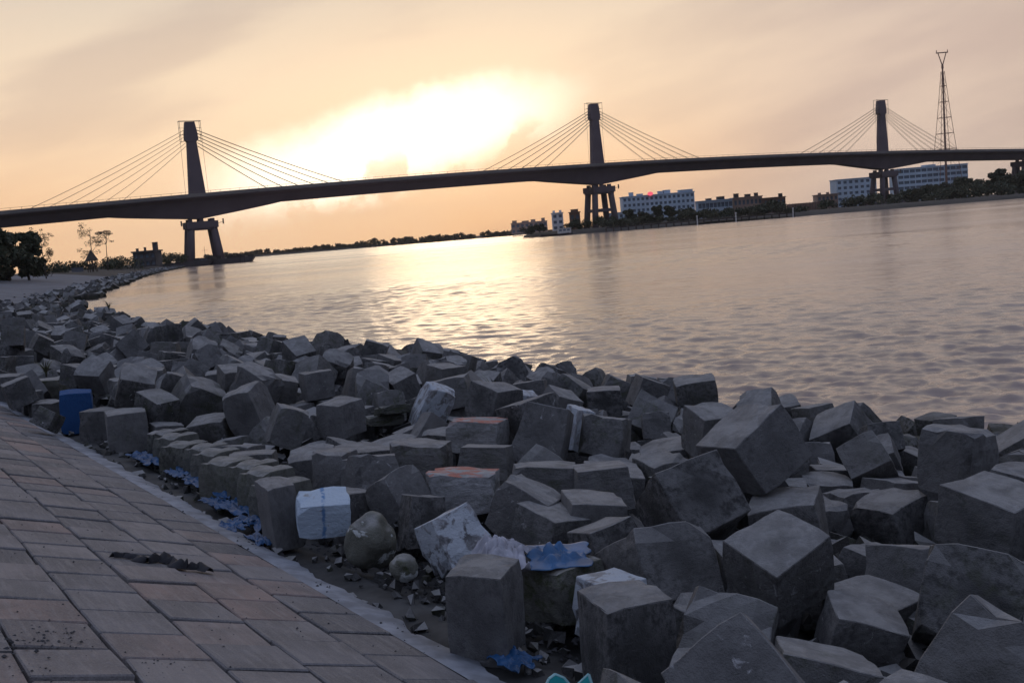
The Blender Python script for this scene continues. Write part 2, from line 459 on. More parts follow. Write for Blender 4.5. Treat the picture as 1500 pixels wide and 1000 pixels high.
tag(mb.build('river_bed', M['bed'], smooth=True), 'dark silt under the tumbled blocks', kind='structure')

# pale beach curving away towards the bridge
mb = MB()
st = [(-27.0, 74.0), (-41.0, 99.0), (-50.0, 125.0), (-62.0, 165.0), (-79.0, 220.0), (-98.0, 290.0), (-124.0, 395.0), (-150.0, 440.0), (-230.0, 520.0), (-420.0, 640.0), (-900.0, 800.0)]
ds = [-14, -4, -1, 0, 1.5, 4, 8, 12, 16, 20, 26, 40, 90, 300, 900]
for i, s in enumerate(st):
    for d in ds:
        z = (0.14 * d if d > 0 else 0.10 * d)
        z = min(z, 2.55) - (1.6 if i == 0 else 0)
        x, y = s[0] - N.x * d, s[1] - N.y * d
        if d > 30: y = s[1] + (d - 26) * 0.0 - N.y * 26; x = s[0] - N.x * 26 - (d - 26)
        mb.v.append((x, y, z + 0.10 * noise.noise(Vector((x * .2, y * .2, 3)))))
n = len(ds)
for i in range(len(st) - 1):
    for j in range(n - 1):
        a = i * n + j; mb.f.append((a, a + n, a + n + 1, a + 1))
beach = mb.build('beach', M['beach'], smooth=True); beach.data.materials.append(M['bank'])
for pl in beach.data.polygons:
    if pl.center.y > 225 or (pl.center.x < -115): pl.material_index = 1
tag(beach, 'pale grey sand beach curving towards the bridge', kind='structure')

# ------------------------------------------------------------------ paved slope
slope = MB()
for u in (-0.02, 3.0, 5.6):
    for v in (-9, 70): slope.v.append(tuple(SP(u, v, -0.06)))
slope.f = [(0, 1, 3, 2), (2, 3, 5, 4)]
paved = slope.build('embankment_slope', M['mortar'])
tag(paved, 'sloping embankment paved with square grey concrete slabs', kind='structure')
top = MB(); q0, q1 = SP(5.6, -9, -0.06), SP(5.6, 70, -0.06)
top.v = [tuple(q0), tuple(q1), tuple(q1 - N * 60), tuple(q0 - N * 60)]; top.f = [(0, 1, 2, 3)]
tag(top.build('embankment_top', M['bank']), 'flat earth top of the embankment', kind='structure')

PITCHS = 0.425
def slab_mesh(k):
    r = random.Random(k)
    bm = bmesh.new(); bmesh.ops.create_cube(bm, size=1.0)
    for v in bm.verts:
        v.co.x *= 0.402; v.co.y *= 0.404; v.co.z *= 0.055
        v.co.x += r.uniform(-.007, .007); v.co.y += r.uniform(-.006, .006)
    es = [e for e in bm.edges if e.verts[0].co.z > 0 and e.verts[1].co.z > 0]
    bmesh.ops.bevel(bm, geom=es, offset=0.007, segments=1, affect='EDGES')
    bmesh.ops.translate(bm, verts=bm.verts, vec=(0, 0, -0.0275))
    me = bpy.data.meshes.new('paving_slab'); bm.to_mesh(me); bm.free()
    me.materials.append(M['slab'])
    return me
slab_meshes = [slab_mesh(k) for k in range(6)]
basis = Matrix((A, -N * math.cos(SLOPE) + Vector((0, 0, math.sin(SLOPE))), Vector((0, 0, 1)) * math.cos(SLOPE) + N * math.sin(SLOPE))).transposed()
rest = MB()
n_slab = 0
for k in range(12):
    off = [0.22, 0.02, 0.34, 0.05, 0.20, 0.11, 0.3, 0.16, 0.02, 0.25, 0.1, 0.36][k]
    for i in range(-14, 120):
        u = 0.165 + PITCHS * (k + 0.5); v = off + PITCHS * (i + 0.5)
        vis = False
        c = SP(u, v)
        rel = c - cam.location
        dep = rel.dot(fw)
        if dep > 0.5:
            px = 750 + 1500 * rel.dot(rv) / dep; py = 500 - 1500 * rel.dot(uv_) / dep
            vis = -70 < px < 1000 and 300 < py < 1090
        rot = basis @ Euler((rng.gauss(0, .010), rng.gauss(0, .010), rng.gauss(0, .010))).to_matrix()
        pos = SP(u, v, rng.gauss(0, .004))
        if vis and n_slab < 300:
            o = bpy.data.objects.new('paving_slab', slab_meshes[rng.randrange(6)])
            mw = rot.to_4x4(); mw.translation = pos; o.matrix_world = mw
            col.objects.link(o); o.parent = paved; n_slab += 1
        elif c.y > -4:
            rest.box(pos - basis @ Vector((0, 0, .0275)), (.409, .409, .055), rot)
print('slabs', n_slab)
ro = rest.build('outer_paving', M['slab'], paved); tag(ro, kind='stuff')
# pale cement edging with a broken outer edge
mb = MB(); k = 0
v = -7.0
while v < 62:
    e = -0.06 + 0.09 * noise.noise(Vector((v * 2.1, 0, 0))) + 0.05 * noise.noise(Vector((v * 9, 4, 0))) + .03 * noise.noise(Vector((v * 23, 4, 0)))
    mb.v += [tuple(SP(0.168, v, -0.006)), tuple(SP(0.12 + e * .2, v, 0.004)), tuple(SP(e + .03, v, 0.006 + .01 * noise.noise(Vector((v * 5, 1, 0))))), tuple(SP(e - .01, v, -.03) - Vector((0, 0, .02))), tuple(P(.05 - e, v, 0.64))]
    v += 0.04; k += 1
for i in range(k - 1):
    for j in range(4):
        a = i * 5 + j; mb.f.append((a, a + 1, a + 6, a + 5))
mb.build('edging_strip', M['edging'], paved, smooth=True)

# ------------------------------------------------------------------ bridge
P1, P2, P3 = Vector((-127.9, 439, 0)), Vector((49.0, 527, 0)), Vector((229.0, 616.0, 0))
T = (P3 - P1); SPAN = T.length / 2; T.normalize()
S = Vector((T.y, -T.x, 0))                     # towards the viewer's bank side
def deck_z(t):
    ts = [-240, -76, 0, 90, 197, 292, 399, 524, 700]; zs = [21.0, 26.8, 29.3, 32.0, 33.6, 33.7, 32.3, 29.0, 23.5]
    return float(np.interp(t, tt_, zz_))
_ts = np.array([-240, -76, 0, 90, 197, 292, 399, 524, 700.0]); _zs = np.array([21.0, 26.8, 29.3, 32.0, 33.6, 33.7, 32.3, 29.0, 23.5])
_c = np.polyfit(_ts, _zs, 4)
tt_ = np.arange(-240, 701, 4.0); zz_ = np.polyval(_c, tt_)
def BP(t, s, z): 
    q = P1 + T * t + S * s; q.z = z
    return q
bridge = empty('river_bridge', P1)
tag(bridge, 'long low-pylon cable-stayed concrete bridge crossing the river', 'bridge')
inv = Matrix.Translation(-P1)
def bbuild(mb, name, mat, parent=None, smooth=False):
    mb.v = [tuple(Vector(q) - P1) for q in mb.v]
    return mb.build(name, mat, parent or bridge, smooth)
PYT = [0.0, SPAN, 2 * SPAN]
def depth(t):
    d = min(abs(t - p) for p in PYT)
    h = max(0.0, 1 - d / 36.0)
    return 5.7 + 4.3 * (h ** 0.9)
mb = MB(); ring = None
ts = np.arange(-236, 690, 4.0)
for t in ts:
    z = deck_z(t); d = depth(t); wb = 3.6
    for s, zz in ((-9, z - .9), (-9, z - 1.4), (-5.6, z - 2.4), (-wb, z - d), (wb, z - d), (5.6, z - 2.4), (9, z - 1.4), (9, z - .9)):
        mb.v.append(tuple(BP(t, s, zz)))
for i in range(len(ts) - 1):
    for j in range(8):
        a = i * 8 + j; b = i * 8 + (j + 1) % 8
        mb.f.append((a, b, b + 8, a + 8))
bbuild(mb, 'deck_girder', M['bridge'])
for s in (-9.05, 9.05):
    mb = MB()
    for t in ts:
        z = deck_z(t)
        for ds_, zz in ((-.25, z - 1.0), (.25, z - 1.0), (.25, z + .35), (-.25, z + .35)): mb.v.append(tuple(BP(t, s + ds_, zz)))
    for i in range(len(ts) - 1):
        for j in range(4):
            a = i * 4 + j; b = i * 4 + (j + 1) % 4; mb.f.append((a, b, b + 4, a + 4))
    bbuild(mb, 'parapet', M['bridge_light'])
    mb = MB()
    for i in range(0, len(ts) - 1):
        t = ts[i]
        mb.bar(BP(t, s, deck_z(t) + .3), BP(t, s, deck_z(t) + 1.2), .07, seg=4)
        mb.bar(BP(t, s, deck_z(t) + 1.15), BP(ts[i + 1], s, deck_z(ts[i + 1]) + 1.15), .07, seg=4)
    bbuild(mb, 'railing', M['steel'])
for pi, tp in enumerate(PYT):
    z0 = deck_z(tp)
    # pylon: tapered slab lengthwise of the bridge with a wider head
    pts = [(-3.5, -1), (3.5, -1), (1.9, 22.5), (-1.9, 22.5)]
    mb = MB(); mb.prism(pts, T, (0, 0, 1), BP(tp, 0, z0), S * 3.0)
    pyl = bbuild(mb, 'pylon', M['bridge'])
    mb = MB(); mb.prism([(-1.9, 22.4), (-2.75, 23.2), (-2.6, 26), (-1.9, 30.6), (1.9, 30.6), (2.6, 26), (2.75, 23.2), (1.9, 22.4)], T, (0, 0, 1), BP(tp, 0, z0), S * 3.4)
    bbuild(mb, 'pylon_head', M['bridge'], pyl)
    mb = MB()     # inspection frame round the head
    for sg in (-1, 1):
        for ss in (-1.5, 1.5):
            mb.bar(BP(tp + sg * 4.3, ss, z0 + 22.5), BP(tp + sg * 4.3, ss, z0 + 31.0), .10, seg=4)
        for zz in (22.6, 25.4, 28.2, 30.9):
            mb.bar(BP(tp + sg * 4.3, -1.5, z0 + zz), BP(tp + sg * 4.3, 1.5, z0 + zz), .09, seg=4)
            mb.bar(BP(tp + sg * 4.3, 0, z0 + zz), BP(tp + sg * 1.6, 0, z0 + zz), .08, seg=4)
        mb.bar(BP(tp + sg * 4.5, 0, z0 + 22.6), BP(tp + sg * 4.7, 0, z0 + 0.2), .07, seg=4)
    for ss in (-1.2, 1.2):
        mb.bar(BP(tp - 4.6, ss, z0 + 31.0), BP(tp + 4.6, ss, z0 + 31.0), .10, seg=4)
    bbuild(mb, 'inspection_frame', M['steel'], pyl)
    mb = MB(); mb.box((0, 0, 0), (7.8, 3.9, 0.8), Matrix((T, S, Vector((0, 0, 1)))).transposed())
    mb.v = [tuple(Vector(q) + BP(tp, 0, z0 + .35)) for q in mb.v]
    bbuild(mb, 'pylon_plinth', M['bridge_light'], pyl)
    for sg in (-1, 1):
        for k in range(6):
            td = tp + sg * (31 + 7.2 * k); zt = z0 + 20.6 + 1.35 * k
            for ss in (-.45, .45):
                mb = MB()
                a, b = BP(tp + sg * 2.4, ss, zt), BP(td, ss, deck_z(td) - .2)
                last = a
                for j in range(1, 7):
                    f = j / 6; q = a.lerp(b, f); q.z -= 0.9 * 4 * f * (1 - f) * (k + 3) / 9
                    mb.bar(last, q, .085, seg=5); last = q
                bbuild(mb, 'stay_cable', M['cable'])
# piers
RB = Matrix((T, S, Vector((0, 0, 1)))).transposed()
def pier(t, base, brace, small=False):
    zb = deck_z(t) - depth(t)
    ct = zb - 1.1
    mb = MB(); mb.box(BP(t, 0, ct - 1.4), (13.0 if not small else 6, 10.5, 2.8), RB); pr_ = bbuild(mb, 'pier', M['bridge'])
    mb = MB(); mb.box(BP(t, 0, ct - 3.0), (12.0 if not small else 5, 9.6, 1.0), RB); bbuild(mb, 'collar', M['bridge'], pr_)
    for bx_ in ((-4.6, 0, 4.6) if not small else (0,)):
        for by in (-2.4, 2.4):
            mb = MB(); mb.box(BP(t + bx_, by, ct + .55), (1.7, 1.5, 1.25), RB); bbuild(mb, 'bearing', M['bridge'], pr_)
    hx = 4.6 if not small else 1.2
    for sx in (-1, 1):
        for sy in (-1, 1):
            mb = MB(); mb.bar(BP(t + sx * hx, sy * 3.3, ct - 2.0), BP(t + sx * (hx + 1.9), sy * 4.4, base - 1.0), 1.5, 1.65, seg=14)
            bbuild(mb, 'leg', M['bridge'], pr_, True)
    if brace:
        mb = MB(); zm = (ct + base) / 2 - 1
        for sy in (-1, 1): mb.box(BP(t, sy * 3.8, zm), (11.5, 1.4, 1.6), RB)
        for sx in (-1, 1): mb.box(BP(t + sx * 5.6, 0, zm), (1.4, 7.4, 1.5), RB)
        bbuild(mb, 'cross_beam', M['bridge'], pr_)
    mb = MB(); mb.box(BP(t, 0, base + .1), (20 if not small else 9, 15, 2.2), RB, taper=.96); bbuild(mb, 'pile_cap', M['bridge'], pr_)
    for sg in (-1, 1):
        mb = MB(); mb.bar(BP(t + sg * 6.4, 5.0, ct - 1.2), BP(t + sg * 8.6, 5.0, ct - .6), .12, seg=4).bar(BP(t + sg * 8.6, 5, ct - 1.6), BP(t + sg * 8.6, 5, ct + .6), .35, seg=6)
        if not small: bbuild(mb, 'navigation_light', M['steel'], pr_)
pier(PYT[0], 0.3, False); pier(PYT[1], 0.8, True); pier(PYT[2], 2.2, True)
pier(-113, 0.6, False, True); pier(2 * SPAN + 122, 3.0, False, True)

# ------------------------------------------------------------------ tumbled concrete blocks
def hashn(p, s): return noise.noise(Vector(p) * s)
def block_mesh(k, frus=1.0, rough=0.012, chip=0.05):
    r = random.Random(100 + k)
    bm = bmesh.new(); bmesh.ops.create_cube(bm, size=1.0)
    for v in bm.verts:
        if v.co.z > 0: v.co.x *= frus; v.co.y *= frus
        v.co += Vector((r.uniform(-.03, .03), r.uniform(-.03, .03), r.uniform(-.03, .03)))
    bmesh.ops.bevel(bm, geom=list(bm.edges), offset=0.012, segments=1, profile=0.5, affect='EDGES')
    bmesh.ops.triangulate(bm, faces=bm.faces)
    bmesh.ops.subdivide_edges(bm, edges=[e for e in bm.edges if e.calc_length() > .2], cuts=3, use_grid_fill=True)
    bmesh.ops.triangulate(bm, faces=bm.faces)
    for v in bm.verts:
        o = Vector((k * 7.3, k * 3.1, 0))
        n_ = v.co.normalized()
        f = noise.noise(v.co * 3.2 + o) * rough * 1.6 + noise.noise(v.co * 9 + o) * rough
        edge = sorted(abs(c) for c in v.co)
        if edge[1] > .42:                                # near an edge: knock bits off
            f -= chip * max(0, noise.noise(v.co * 4.5 + o * 2) - .05) * 2.2
        if edge[0] > .42:
            f -= chip * (0.3 + abs(noise.noise(v.co * 2 + o)))
        v.co += n_ * f
    bmesh.ops.recalc_face_normals(bm, faces=bm.faces)
    me = bpy.data.meshes.new('concrete_block'); bm.to_mesh(me); bm.free()
    return me
BV = [block_mesh(k, fr, ro, ch) for k, (fr, ro, ch) in enumerate([(1, .004, .05), (1, .006, .08), (.84, .005, .06), (1, .010, .14), (.93, .004, .05), (1, .005, .10), (.8, .014, .14)])]
BVM = {}
def bmesh_mat(i, mk):
    if (i, mk) not in BVM:
        me = BV[i].copy(); me.materials.clear(); me.materials.append(M[mk]); BVM[(i, mk)] = me
    return BVM[(i, mk)]
BLOCKS = [
(1419,5698,1172,0.465,-0.57,0.212,0.643,41,47,41,''),
(451,4947,1100,0.982,0,0,0.191,37,34,54,'post_edge'),
(-268,5593,1100,0.985,0,0,-0.174,34,34,52,'post_near'),
(1974,4187,1129,0.151,0.872,-0.364,-0.291,50,57,50,''),
(1786,7795,1386,0.171,0.841,0.155,-0.49,50,57,55,''),
(2309,5250,1033,0.84,0.474,-0.023,-0.263,50,50,55,''),
(1136,6888,1221,0.332,0.759,-0.087,-0.553,50,57,50,''),
(794,6162,1024,0.661,-0.379,0.645,-0.061,50,50,55,''),
(2994,6389,1140,0.068,-0.471,-0.878,-0.053,50,48,40,''),
(826,3951,1285,0.331,0.896,-0.081,0.286,42,49,42,''),
(1700,5249,873,0.083,0.648,-0.746,-0.129,41,39,41,''),
(3397,7821,1162,0.935,0.001,0.073,0.348,46,44,51,''),
(-542,7133,1060,0.934,-0.166,-0.16,0.272,41,43,39,'drip'),
(2916,7920,661,0.176,0.755,0.146,-0.614,44,51,44,''),
(181,6170,980,0.939,-0.033,-0.012,0.342,41,39,34,'blue_top'),
(971,5113,997,0.899,0.364,0.06,-0.235,46,44,37,''),
(1319,4656,888,0.513,0.552,0.555,0.352,44,44,44,''),
(170,7153,1020,0.929,0.05,0.112,0.349,43,43,39,'dark_a'),
(-1575,7802,1160,0.987,0.118,0.039,0.101,41,32,28,'white_block'),
(234,10019,1160,0.976,-0.12,0.154,-0.1,52,48,61,'big_point'),
(-1975,8025,1120,0.966,0.007,-0.025,0.259,22,37,52,'slab_upright'),
(-509,8374,1100,0.997,-0.042,0.037,-0.051,61,43,34,'red_wide'),
(-11,7445,1140,0.947,0.021,0.226,-0.228,43,34,41,'diamond'),
(2362,6150,825,0.308,0.172,-0.727,-0.59,50,50,40,''),
(856,10162,1080,0.977,-0.126,0.09,-0.145,48,43,43,'grey_r'),
(1963,7435,845,0.352,-0.545,-0.444,-0.618,50,50,55,''),
(629,8218,1080,0.999,-0.035,-0.001,0.035,50,46,34,'box_b'),
(-1047,8321,1100,0.916,-0.198,-0.162,0.311,34,46,37,'chute'),
(1971,5752,782,0.884,0.014,0.054,-0.465,46,46,37,''),
(-3392,12850,1240,0.982,0.07,-0.132,-0.119,46,46,56,'lean_b'),
(3101,9024,893,0.414,0.503,0.144,0.745,37,35,37,''),
(-818,7786,1020,0.972,-0.12,0.084,0.183,34,39,43,'chunk_a'),
(3510,10900,723,0.529,-0.142,0.528,-0.649,50,50,50,''),
(-2083,11957,1190,0.945,0.025,-0.009,-0.325,41,41,41,'upright_mid'),
(521,6638,1020,0.963,-0.101,-0.097,0.231,43,41,43,'edge_c'),
(447,5731,1000,0.953,-0.01,0.033,0.301,39,34,37,'pale_rock'),
(-441,10701,1100,0.987,-0.03,0.031,-0.155,58,46,34,'red_white'),
(-983,9834,1080,0.996,-0.032,0.046,-0.068,58,46,35,'flat_top'),
(-1385,9181,1100,0.954,-0.135,0.035,0.264,43,43,39,'light_b'),
(-4444,14126,1220,0.922,0.105,0.282,0.242,58,52,58,'tilt_big'),
(-2146,8852,970,0.9,0,0,0.436,39,43,46,'green_row'),
(-276,11859,1217,0.011,0.931,-0.329,-0.156,44,51,48,''),
(-2924,9993,970,0.888,0,0,0.459,39,43,46,'green_row'),
(-2732,11939,1140,0.963,-0.036,0.205,0.17,39,39,46,'lean_a'),
(1775,9373,1219,0.054,-0.828,0.547,0.116,39,45,43,''),
(469,7293,1040,0.995,-0.005,0.07,0.07,41,41,41,'dark_b'),
(-5069,13124,1060,0.978,0,0,0.208,48,46,51,'upright_left'),
(-1567,8547,920,0.677,0.612,-0.279,-0.298,44,44,35,''),
(-338,9567,1060,0.993,-0.066,0.041,-0.084,52,43,30,'mid_a'),
(-5264,14136,1491,0.414,-0.365,0.404,0.73,50,48,55,''),
(-1770,9505,1100,0.99,-0.047,0.041,-0.128,37,39,41,'light_a'),
(-3604,14119,1367,0.174,-0.839,-0.492,0.154,50,57,50,''),
(-4818,13596,1238,0.17,0.787,-0.235,0.545,41,41,45,''),
(172,8471,1060,0.996,-0.05,0.03,-0.068,54,46,37,'box_a'),
(-1057,12588,1120,0.95,0.105,0.234,0.177,39,28,56,'light_diag'),
(2290,12909,960,0.472,-0.479,-0.481,-0.563,44,51,44,''),
(-2364,9261,970,0.896,0,0,0.444,39,39,52,'green_row'),
(-3806,11434,910,0.876,0,0,0.483,39,43,46,'green_row'),
(-3918,12960,945,0.434,0.533,-0.491,-0.536,50,48,50,''),
(2378,8046,633,0.535,-0.436,-0.553,-0.467,39,39,31,''),
(-2805,14396,1284,0.709,-0.145,0.676,0.138,41,39,41,''),
(-2088,10115,980,0.722,0.042,0.688,0.06,44,44,44,''),
(1554,12129,772,0.394,-0.766,-0.481,-0.16,50,50,55,''),
(1120,13016,946,0.016,1,-0.019,-0.004,44,51,35,''),
(-7847,16118,1314,0.703,-0.533,0.287,-0.375,41,41,41,''),
(1292,9285,805,0.193,0.015,0.041,-0.98,42,40,47,''),
(-2582,9669,970,0.892,0,0,0.452,39,35,49,'green_row'),
(-3231,10682,910,0.884,0,0,0.467,39,39,52,'green_row'),
(144,10996,1164,0.337,0.517,-0.333,0.713,46,53,51,''),
(2699,8969,599,0.535,-0.456,0.513,0.493,41,41,45,''),
(-1622,14598,1104,0.083,0.779,0.261,-0.564,46,46,37,''),
(1576,11595,859,0.708,-0.067,0.688,-0.146,32,30,32,''),
(1761,13577,898,0.41,-0.634,0.552,-0.354,41,41,41,''),
(-6916,16869,1389,0.564,-0.409,-0.262,-0.667,42,49,42,''),
(-6409,13869,1171,0.618,-0.296,0.031,-0.728,32,32,25,''),
(-2861,16384,1292,0.651,-0.509,-0.228,-0.515,41,47,41,''),
(3694,10308,793,0.714,-0.141,0.118,0.676,37,37,30,''),
(1503,3818,996,0.271,0.578,-0.405,0.654,46,46,51,''),
(-3610,17248,1400,0.629,-0.012,0.656,0.416,50,50,40,''),
(-4030,11853,910,0.872,0,0,0.49,39,39,52,'green_row'),
(-1016,14907,1129,0.698,0.255,-0.641,0.19,44,44,44,''),
(2689,11232,974,0.284,-0.774,-0.005,0.566,42,42,42,''),
(1803,6271,812,0,0.088,0.016,-0.996,37,37,37,''),
(486,12058,1060,0.945,0.121,0.209,0.222,45,41,46,'dome'),
(2355,6759,680,0.469,0.119,0.028,0.875,41,41,33,''),
(-846,13379,1162,0.996,-0.043,-0.069,-0.029,50,50,40,''),
(-7867,21250,1454,0.42,0.06,-0.881,0.211,46,53,51,''),
(-3140,15917,1176,0.503,0.156,-0.788,-0.32,50,50,50,''),
(-10367,21354,1845,0.51,-0.487,-0.647,-0.289,44,44,48,''),
(-3455,11101,910,0.88,0,0,0.475,39,35,49,'green_row'),
(-7427,22239,1545,0.049,0.42,0.906,-0.025,50,50,50,''),
(2767,8457,607,0.045,-0.709,-0.136,-0.691,41,39,41,''),
(3497,9842,712,0.178,-0.948,0.153,-0.215,37,36,30,''),
(-1669,13196,1055,0.972,-0.159,0.013,0.173,37,37,41,''),
(-2006,14162,1140,0.921,0.378,0.065,0.067,46,46,46,'house_a'),
(3479,6930,1072,0.074,-0.433,-0.898,-0.001,42,42,42,''),
(3184,8656,604,0.466,0.608,-0.326,0.554,41,41,41,''),
(-1683,19730,922,0.008,-0.798,0.529,0.29,50,50,55,''),
(3320,7528,701,0.689,-0.101,0.717,-0.01,44,42,44,''),
(-3967,21960,1119,0.424,-0.17,-0.207,-0.865,46,53,46,''),
(4288,8582,938,0.489,-0.107,-0.862,-0.083,44,42,44,''),
(-5135,17222,1448,0.803,0.482,0.005,0.35,41,41,41,''),
(-2775,10422,929,0.048,-0.016,-0.025,-0.998,46,46,46,''),
(1441,9808,747,0.724,-0.676,0.005,-0.138,50,57,50,''),
(-1022,11571,1004,0.387,-0.06,-0.772,-0.5,32,36,25,''),
(757,13654,956,0.256,0.855,-0.144,0.427,42,49,42,''),
(-3074,11052,916,0.425,-0.587,-0.444,-0.528,46,46,46,''),
(-3021,12422,913,0.385,0.17,0.879,-0.226,39,39,43,''),
(-1960,13563,1086,0.271,-0.748,0.454,-0.401,42,49,42,''),
(2973,10467,516,0.988,-0.13,0.008,-0.08,50,50,50,''),
(5349,12268,334,0.616,-0.735,-0.176,0.221,41,39,45,''),
(-1701,12683,1000,0.974,-0.059,0.023,0.218,46,37,13,'flat_stack'),
(-3414,14688,1189,0.563,0.125,0.073,0.814,44,44,44,''),
(192,9361,897,0.827,-0.397,-0.397,0.046,41,41,41,''),
(-10258,22358,1587,0.009,0.371,-0.621,0.691,41,41,41,''),
(379,4116,1122,0.754,0.363,-0.302,-0.456,32,30,32,''),
(-4254,12272,910,0.867,0,0,0.498,39,35,49,'green_row'),
(-116,16774,856,0.053,-0.533,-0.274,-0.799,46,46,51,''),
(780,8986,799,0.067,-0.05,-0.693,-0.716,50,50,55,''),
(-2156,12939,875,0.292,0.356,-0.634,-0.622,50,50,50,''),
(3950,13478,389,0.341,-0.46,-0.556,0.602,41,39,41,''),
(-1545,12555,1140,0.949,-0.094,0.007,0.302,39,28,11,'flat_stack2'),
(-2965,21683,873,0.636,0.377,-0.371,-0.562,50,57,50,''),
(-8932,20781,1352,0.592,-0.64,0.489,-0.039,37,37,37,''),
(-4770,20092,1315,0.767,-0.32,-0.551,-0.074,37,35,41,''),
(-5702,18738,1447,0.224,0.152,-0.94,-0.208,46,53,46,''),
(-1650,10517,859,0.262,0.617,0.252,-0.698,50,57,50,''),
(-3647,16208,1206,0.721,0.284,-0.52,0.358,50,48,55,''),
(5281,12742,291,0.226,-0.154,0.692,-0.668,37,35,37,''),
(1414,14583,759,0.763,0.583,0.202,-0.194,46,46,37,''),
(4105,10484,358,0.125,0.276,-0.949,-0.082,41,41,45,''),
(921,5595,865,0.479,0.745,0.398,0.241,35,33,35,''),
(3049,11160,610,0.869,0.221,-0.231,-0.377,44,44,44,''),
(3922,7915,887,0.791,-0.012,0.424,-0.441,41,47,45,''),
(-7328,17107,1406,0.725,0.66,-0.019,-0.198,37,35,41,''),
(-4949,14859,1318,0.982,-0.043,0.174,0.061,41,39,45,''),
(-2246,14859,1127,0.591,-0.773,-0.013,0.231,46,46,46,''),
(-10097,20152,1378,0.576,0.502,0.486,0.424,41,41,45,''),
(-444,14817,946,0.684,0.28,0.673,-0.034,46,53,37,''),
(-2832,12921,813,0.924,0.033,-0.135,-0.355,37,43,41,''),
(-9475,20019,1070,0.017,-0.59,-0.399,0.702,50,50,50,''),
(-1192,15557,1061,0.607,0.189,0.569,-0.523,50,50,55,''),
(-5186,16518,1307,0.459,0.379,0.777,0.205,37,37,37,''),
(-10077,23571,1452,0.542,-0.811,-0.052,0.215,50,50,40,''),
(-4089,14768,1332,0.594,0.61,-0.282,-0.442,46,53,37,''),
(-6984,20553,1303,0.726,-0.032,-0.676,0.12,50,50,50,''),
(2973,9481,535,0.763,-0.077,-0.642,0.001,46,46,51,''),
(1535,19152,178,0.862,0.384,-0.329,0.031,50,57,40,''),
(-11541,30434,1398,0.595,0.718,0.062,-0.355,46,46,46,''),
(-839,11153,836,0.726,-0.653,0.168,-0.139,44,51,35,''),
(618,10698,1080,0.98,-0.019,0.12,0.155,19,37,45,'pale_slab'),
(-1707,17498,955,0.157,0.649,-0.242,-0.703,46,46,46,''),
(3683,14008,366,0.698,0.109,0.011,-0.708,44,44,44,''),
(1343,5894,793,0.345,-0.125,0.078,-0.927,32,36,32,''),
(-1029,18690,835,0.808,-0.182,-0.56,-0.009,50,48,55,''),
(824,9670,750,0.554,-0.565,-0.371,-0.486,41,47,41,''),
(778,4474,954,0.567,-0.567,-0.423,0.423,46,46,37,''),
(430,15193,917,0.604,0.515,0.55,-0.259,37,37,41,''),
(-10528,21178,1421,0.458,-0.653,-0.349,0.492,50,48,50,''),
(-9354,21329,1344,0.544,0.717,0.384,0.207,46,46,46,''),
(190,12644,1137,0.527,0.503,0.421,-0.541,41,41,41,''),
(-5672,20290,1206,0.478,0.056,0.868,0.118,44,44,48,''),
(1297,6347,837,0.158,0.064,-0.985,-0.016,42,42,47,''),
(5228,13542,50,0.171,0.736,-0.61,-0.24,37,35,41,''),
(-3449,12115,851,0.137,-0.72,0.183,0.655,37,37,30,''),
(-1056,17925,855,0.488,0.623,-0.338,-0.51,44,44,44,''),
(-9281,18613,1100,0.996,0,0,0.087,56,46,51,'row_d'),
(-14109,29188,1715,0.328,-0.603,-0.43,-0.586,41,47,45,''),
(-4604,13208,885,0.962,-0.017,0.051,0.269,37,37,41,''),
(-1412,11287,775,0.651,-0.627,-0.344,0.254,46,46,46,''),
(-11724,26846,1371,0.573,-0.465,0.59,-0.326,50,50,50,''),
(-207,16098,736,0.501,0.357,-0.026,-0.788,46,44,46,''),
(-6467,19236,1245,0.025,0.935,0.313,-0.164,44,42,44,''),
(2243,14800,655,0.966,-0.225,0.101,0.082,46,46,37,''),
(-9379,20683,1114,0.461,0.303,0.071,0.831,41,47,41,''),
(635,14685,829,0.903,-0.002,0.252,0.349,50,48,50,''),
(-8167,17046,1175,0.58,0.122,0.504,0.628,50,50,55,''),
(-6750,22628,1366,0.758,0.489,0.209,0.377,41,41,41,''),
(609,15821,817,0.497,-0.197,0.801,0.27,50,48,50,''),
(4386,11841,223,0.627,-0.325,0.677,0.209,50,50,40,''),
(-1917,11022,866,0.628,0.655,0.405,0.108,41,41,45,''),
(-4685,16929,1256,0.302,-0.284,0.006,-0.91,46,44,46,''),
(-2397,19554,794,0.234,-0.46,0.668,-0.536,39,45,43,''),
(-9610,23812,1140,0.604,-0.541,0.329,0.484,44,44,48,''),
(-9574,24352,1300,0.001,0.205,0.072,0.976,42,42,47,''),
(914,18826,508,0.48,0.119,0.678,0.544,35,40,38,''),
(4561,13534,258,0.16,-0.577,-0.665,0.446,42,49,34,''),
(2280,8803,657,0.707,0.705,-0.026,-0.044,39,37,39,''),
(-6263,17559,1254,0.68,-0.125,0.593,0.413,46,53,37,''),
(-3413,20865,878,0.015,-0.936,-0.341,-0.091,46,46,51,''),
(-10300,27552,1247,0.107,0.046,0.91,-0.397,46,46,46,''),
(5909,12296,154,0.164,0.077,-0.074,0.981,37,42,37,''),
(-3115,14150,790,0.045,-0.491,0.869,-0.044,46,46,51,''),
(-8126,23383,1404,0.959,-0.031,0.183,0.214,50,57,55,''),
(-2218,16147,1137,0.671,0.401,-0.397,0.481,37,35,30,''),
(-5612,14541,1285,0.547,-0.367,0.745,-0.1,35,40,35,''),
(-1241,11852,807,0.736,0.655,0.012,0.168,41,47,41,''),
(-6850,18507,1208,0.212,-0.594,-0.706,-0.323,44,51,48,''),
(-7962,19778,1197,0.915,0.176,0.206,-0.299,42,49,42,''),
(-8809,19182,1037,0.415,-0.187,0.563,-0.69,46,44,51,''),
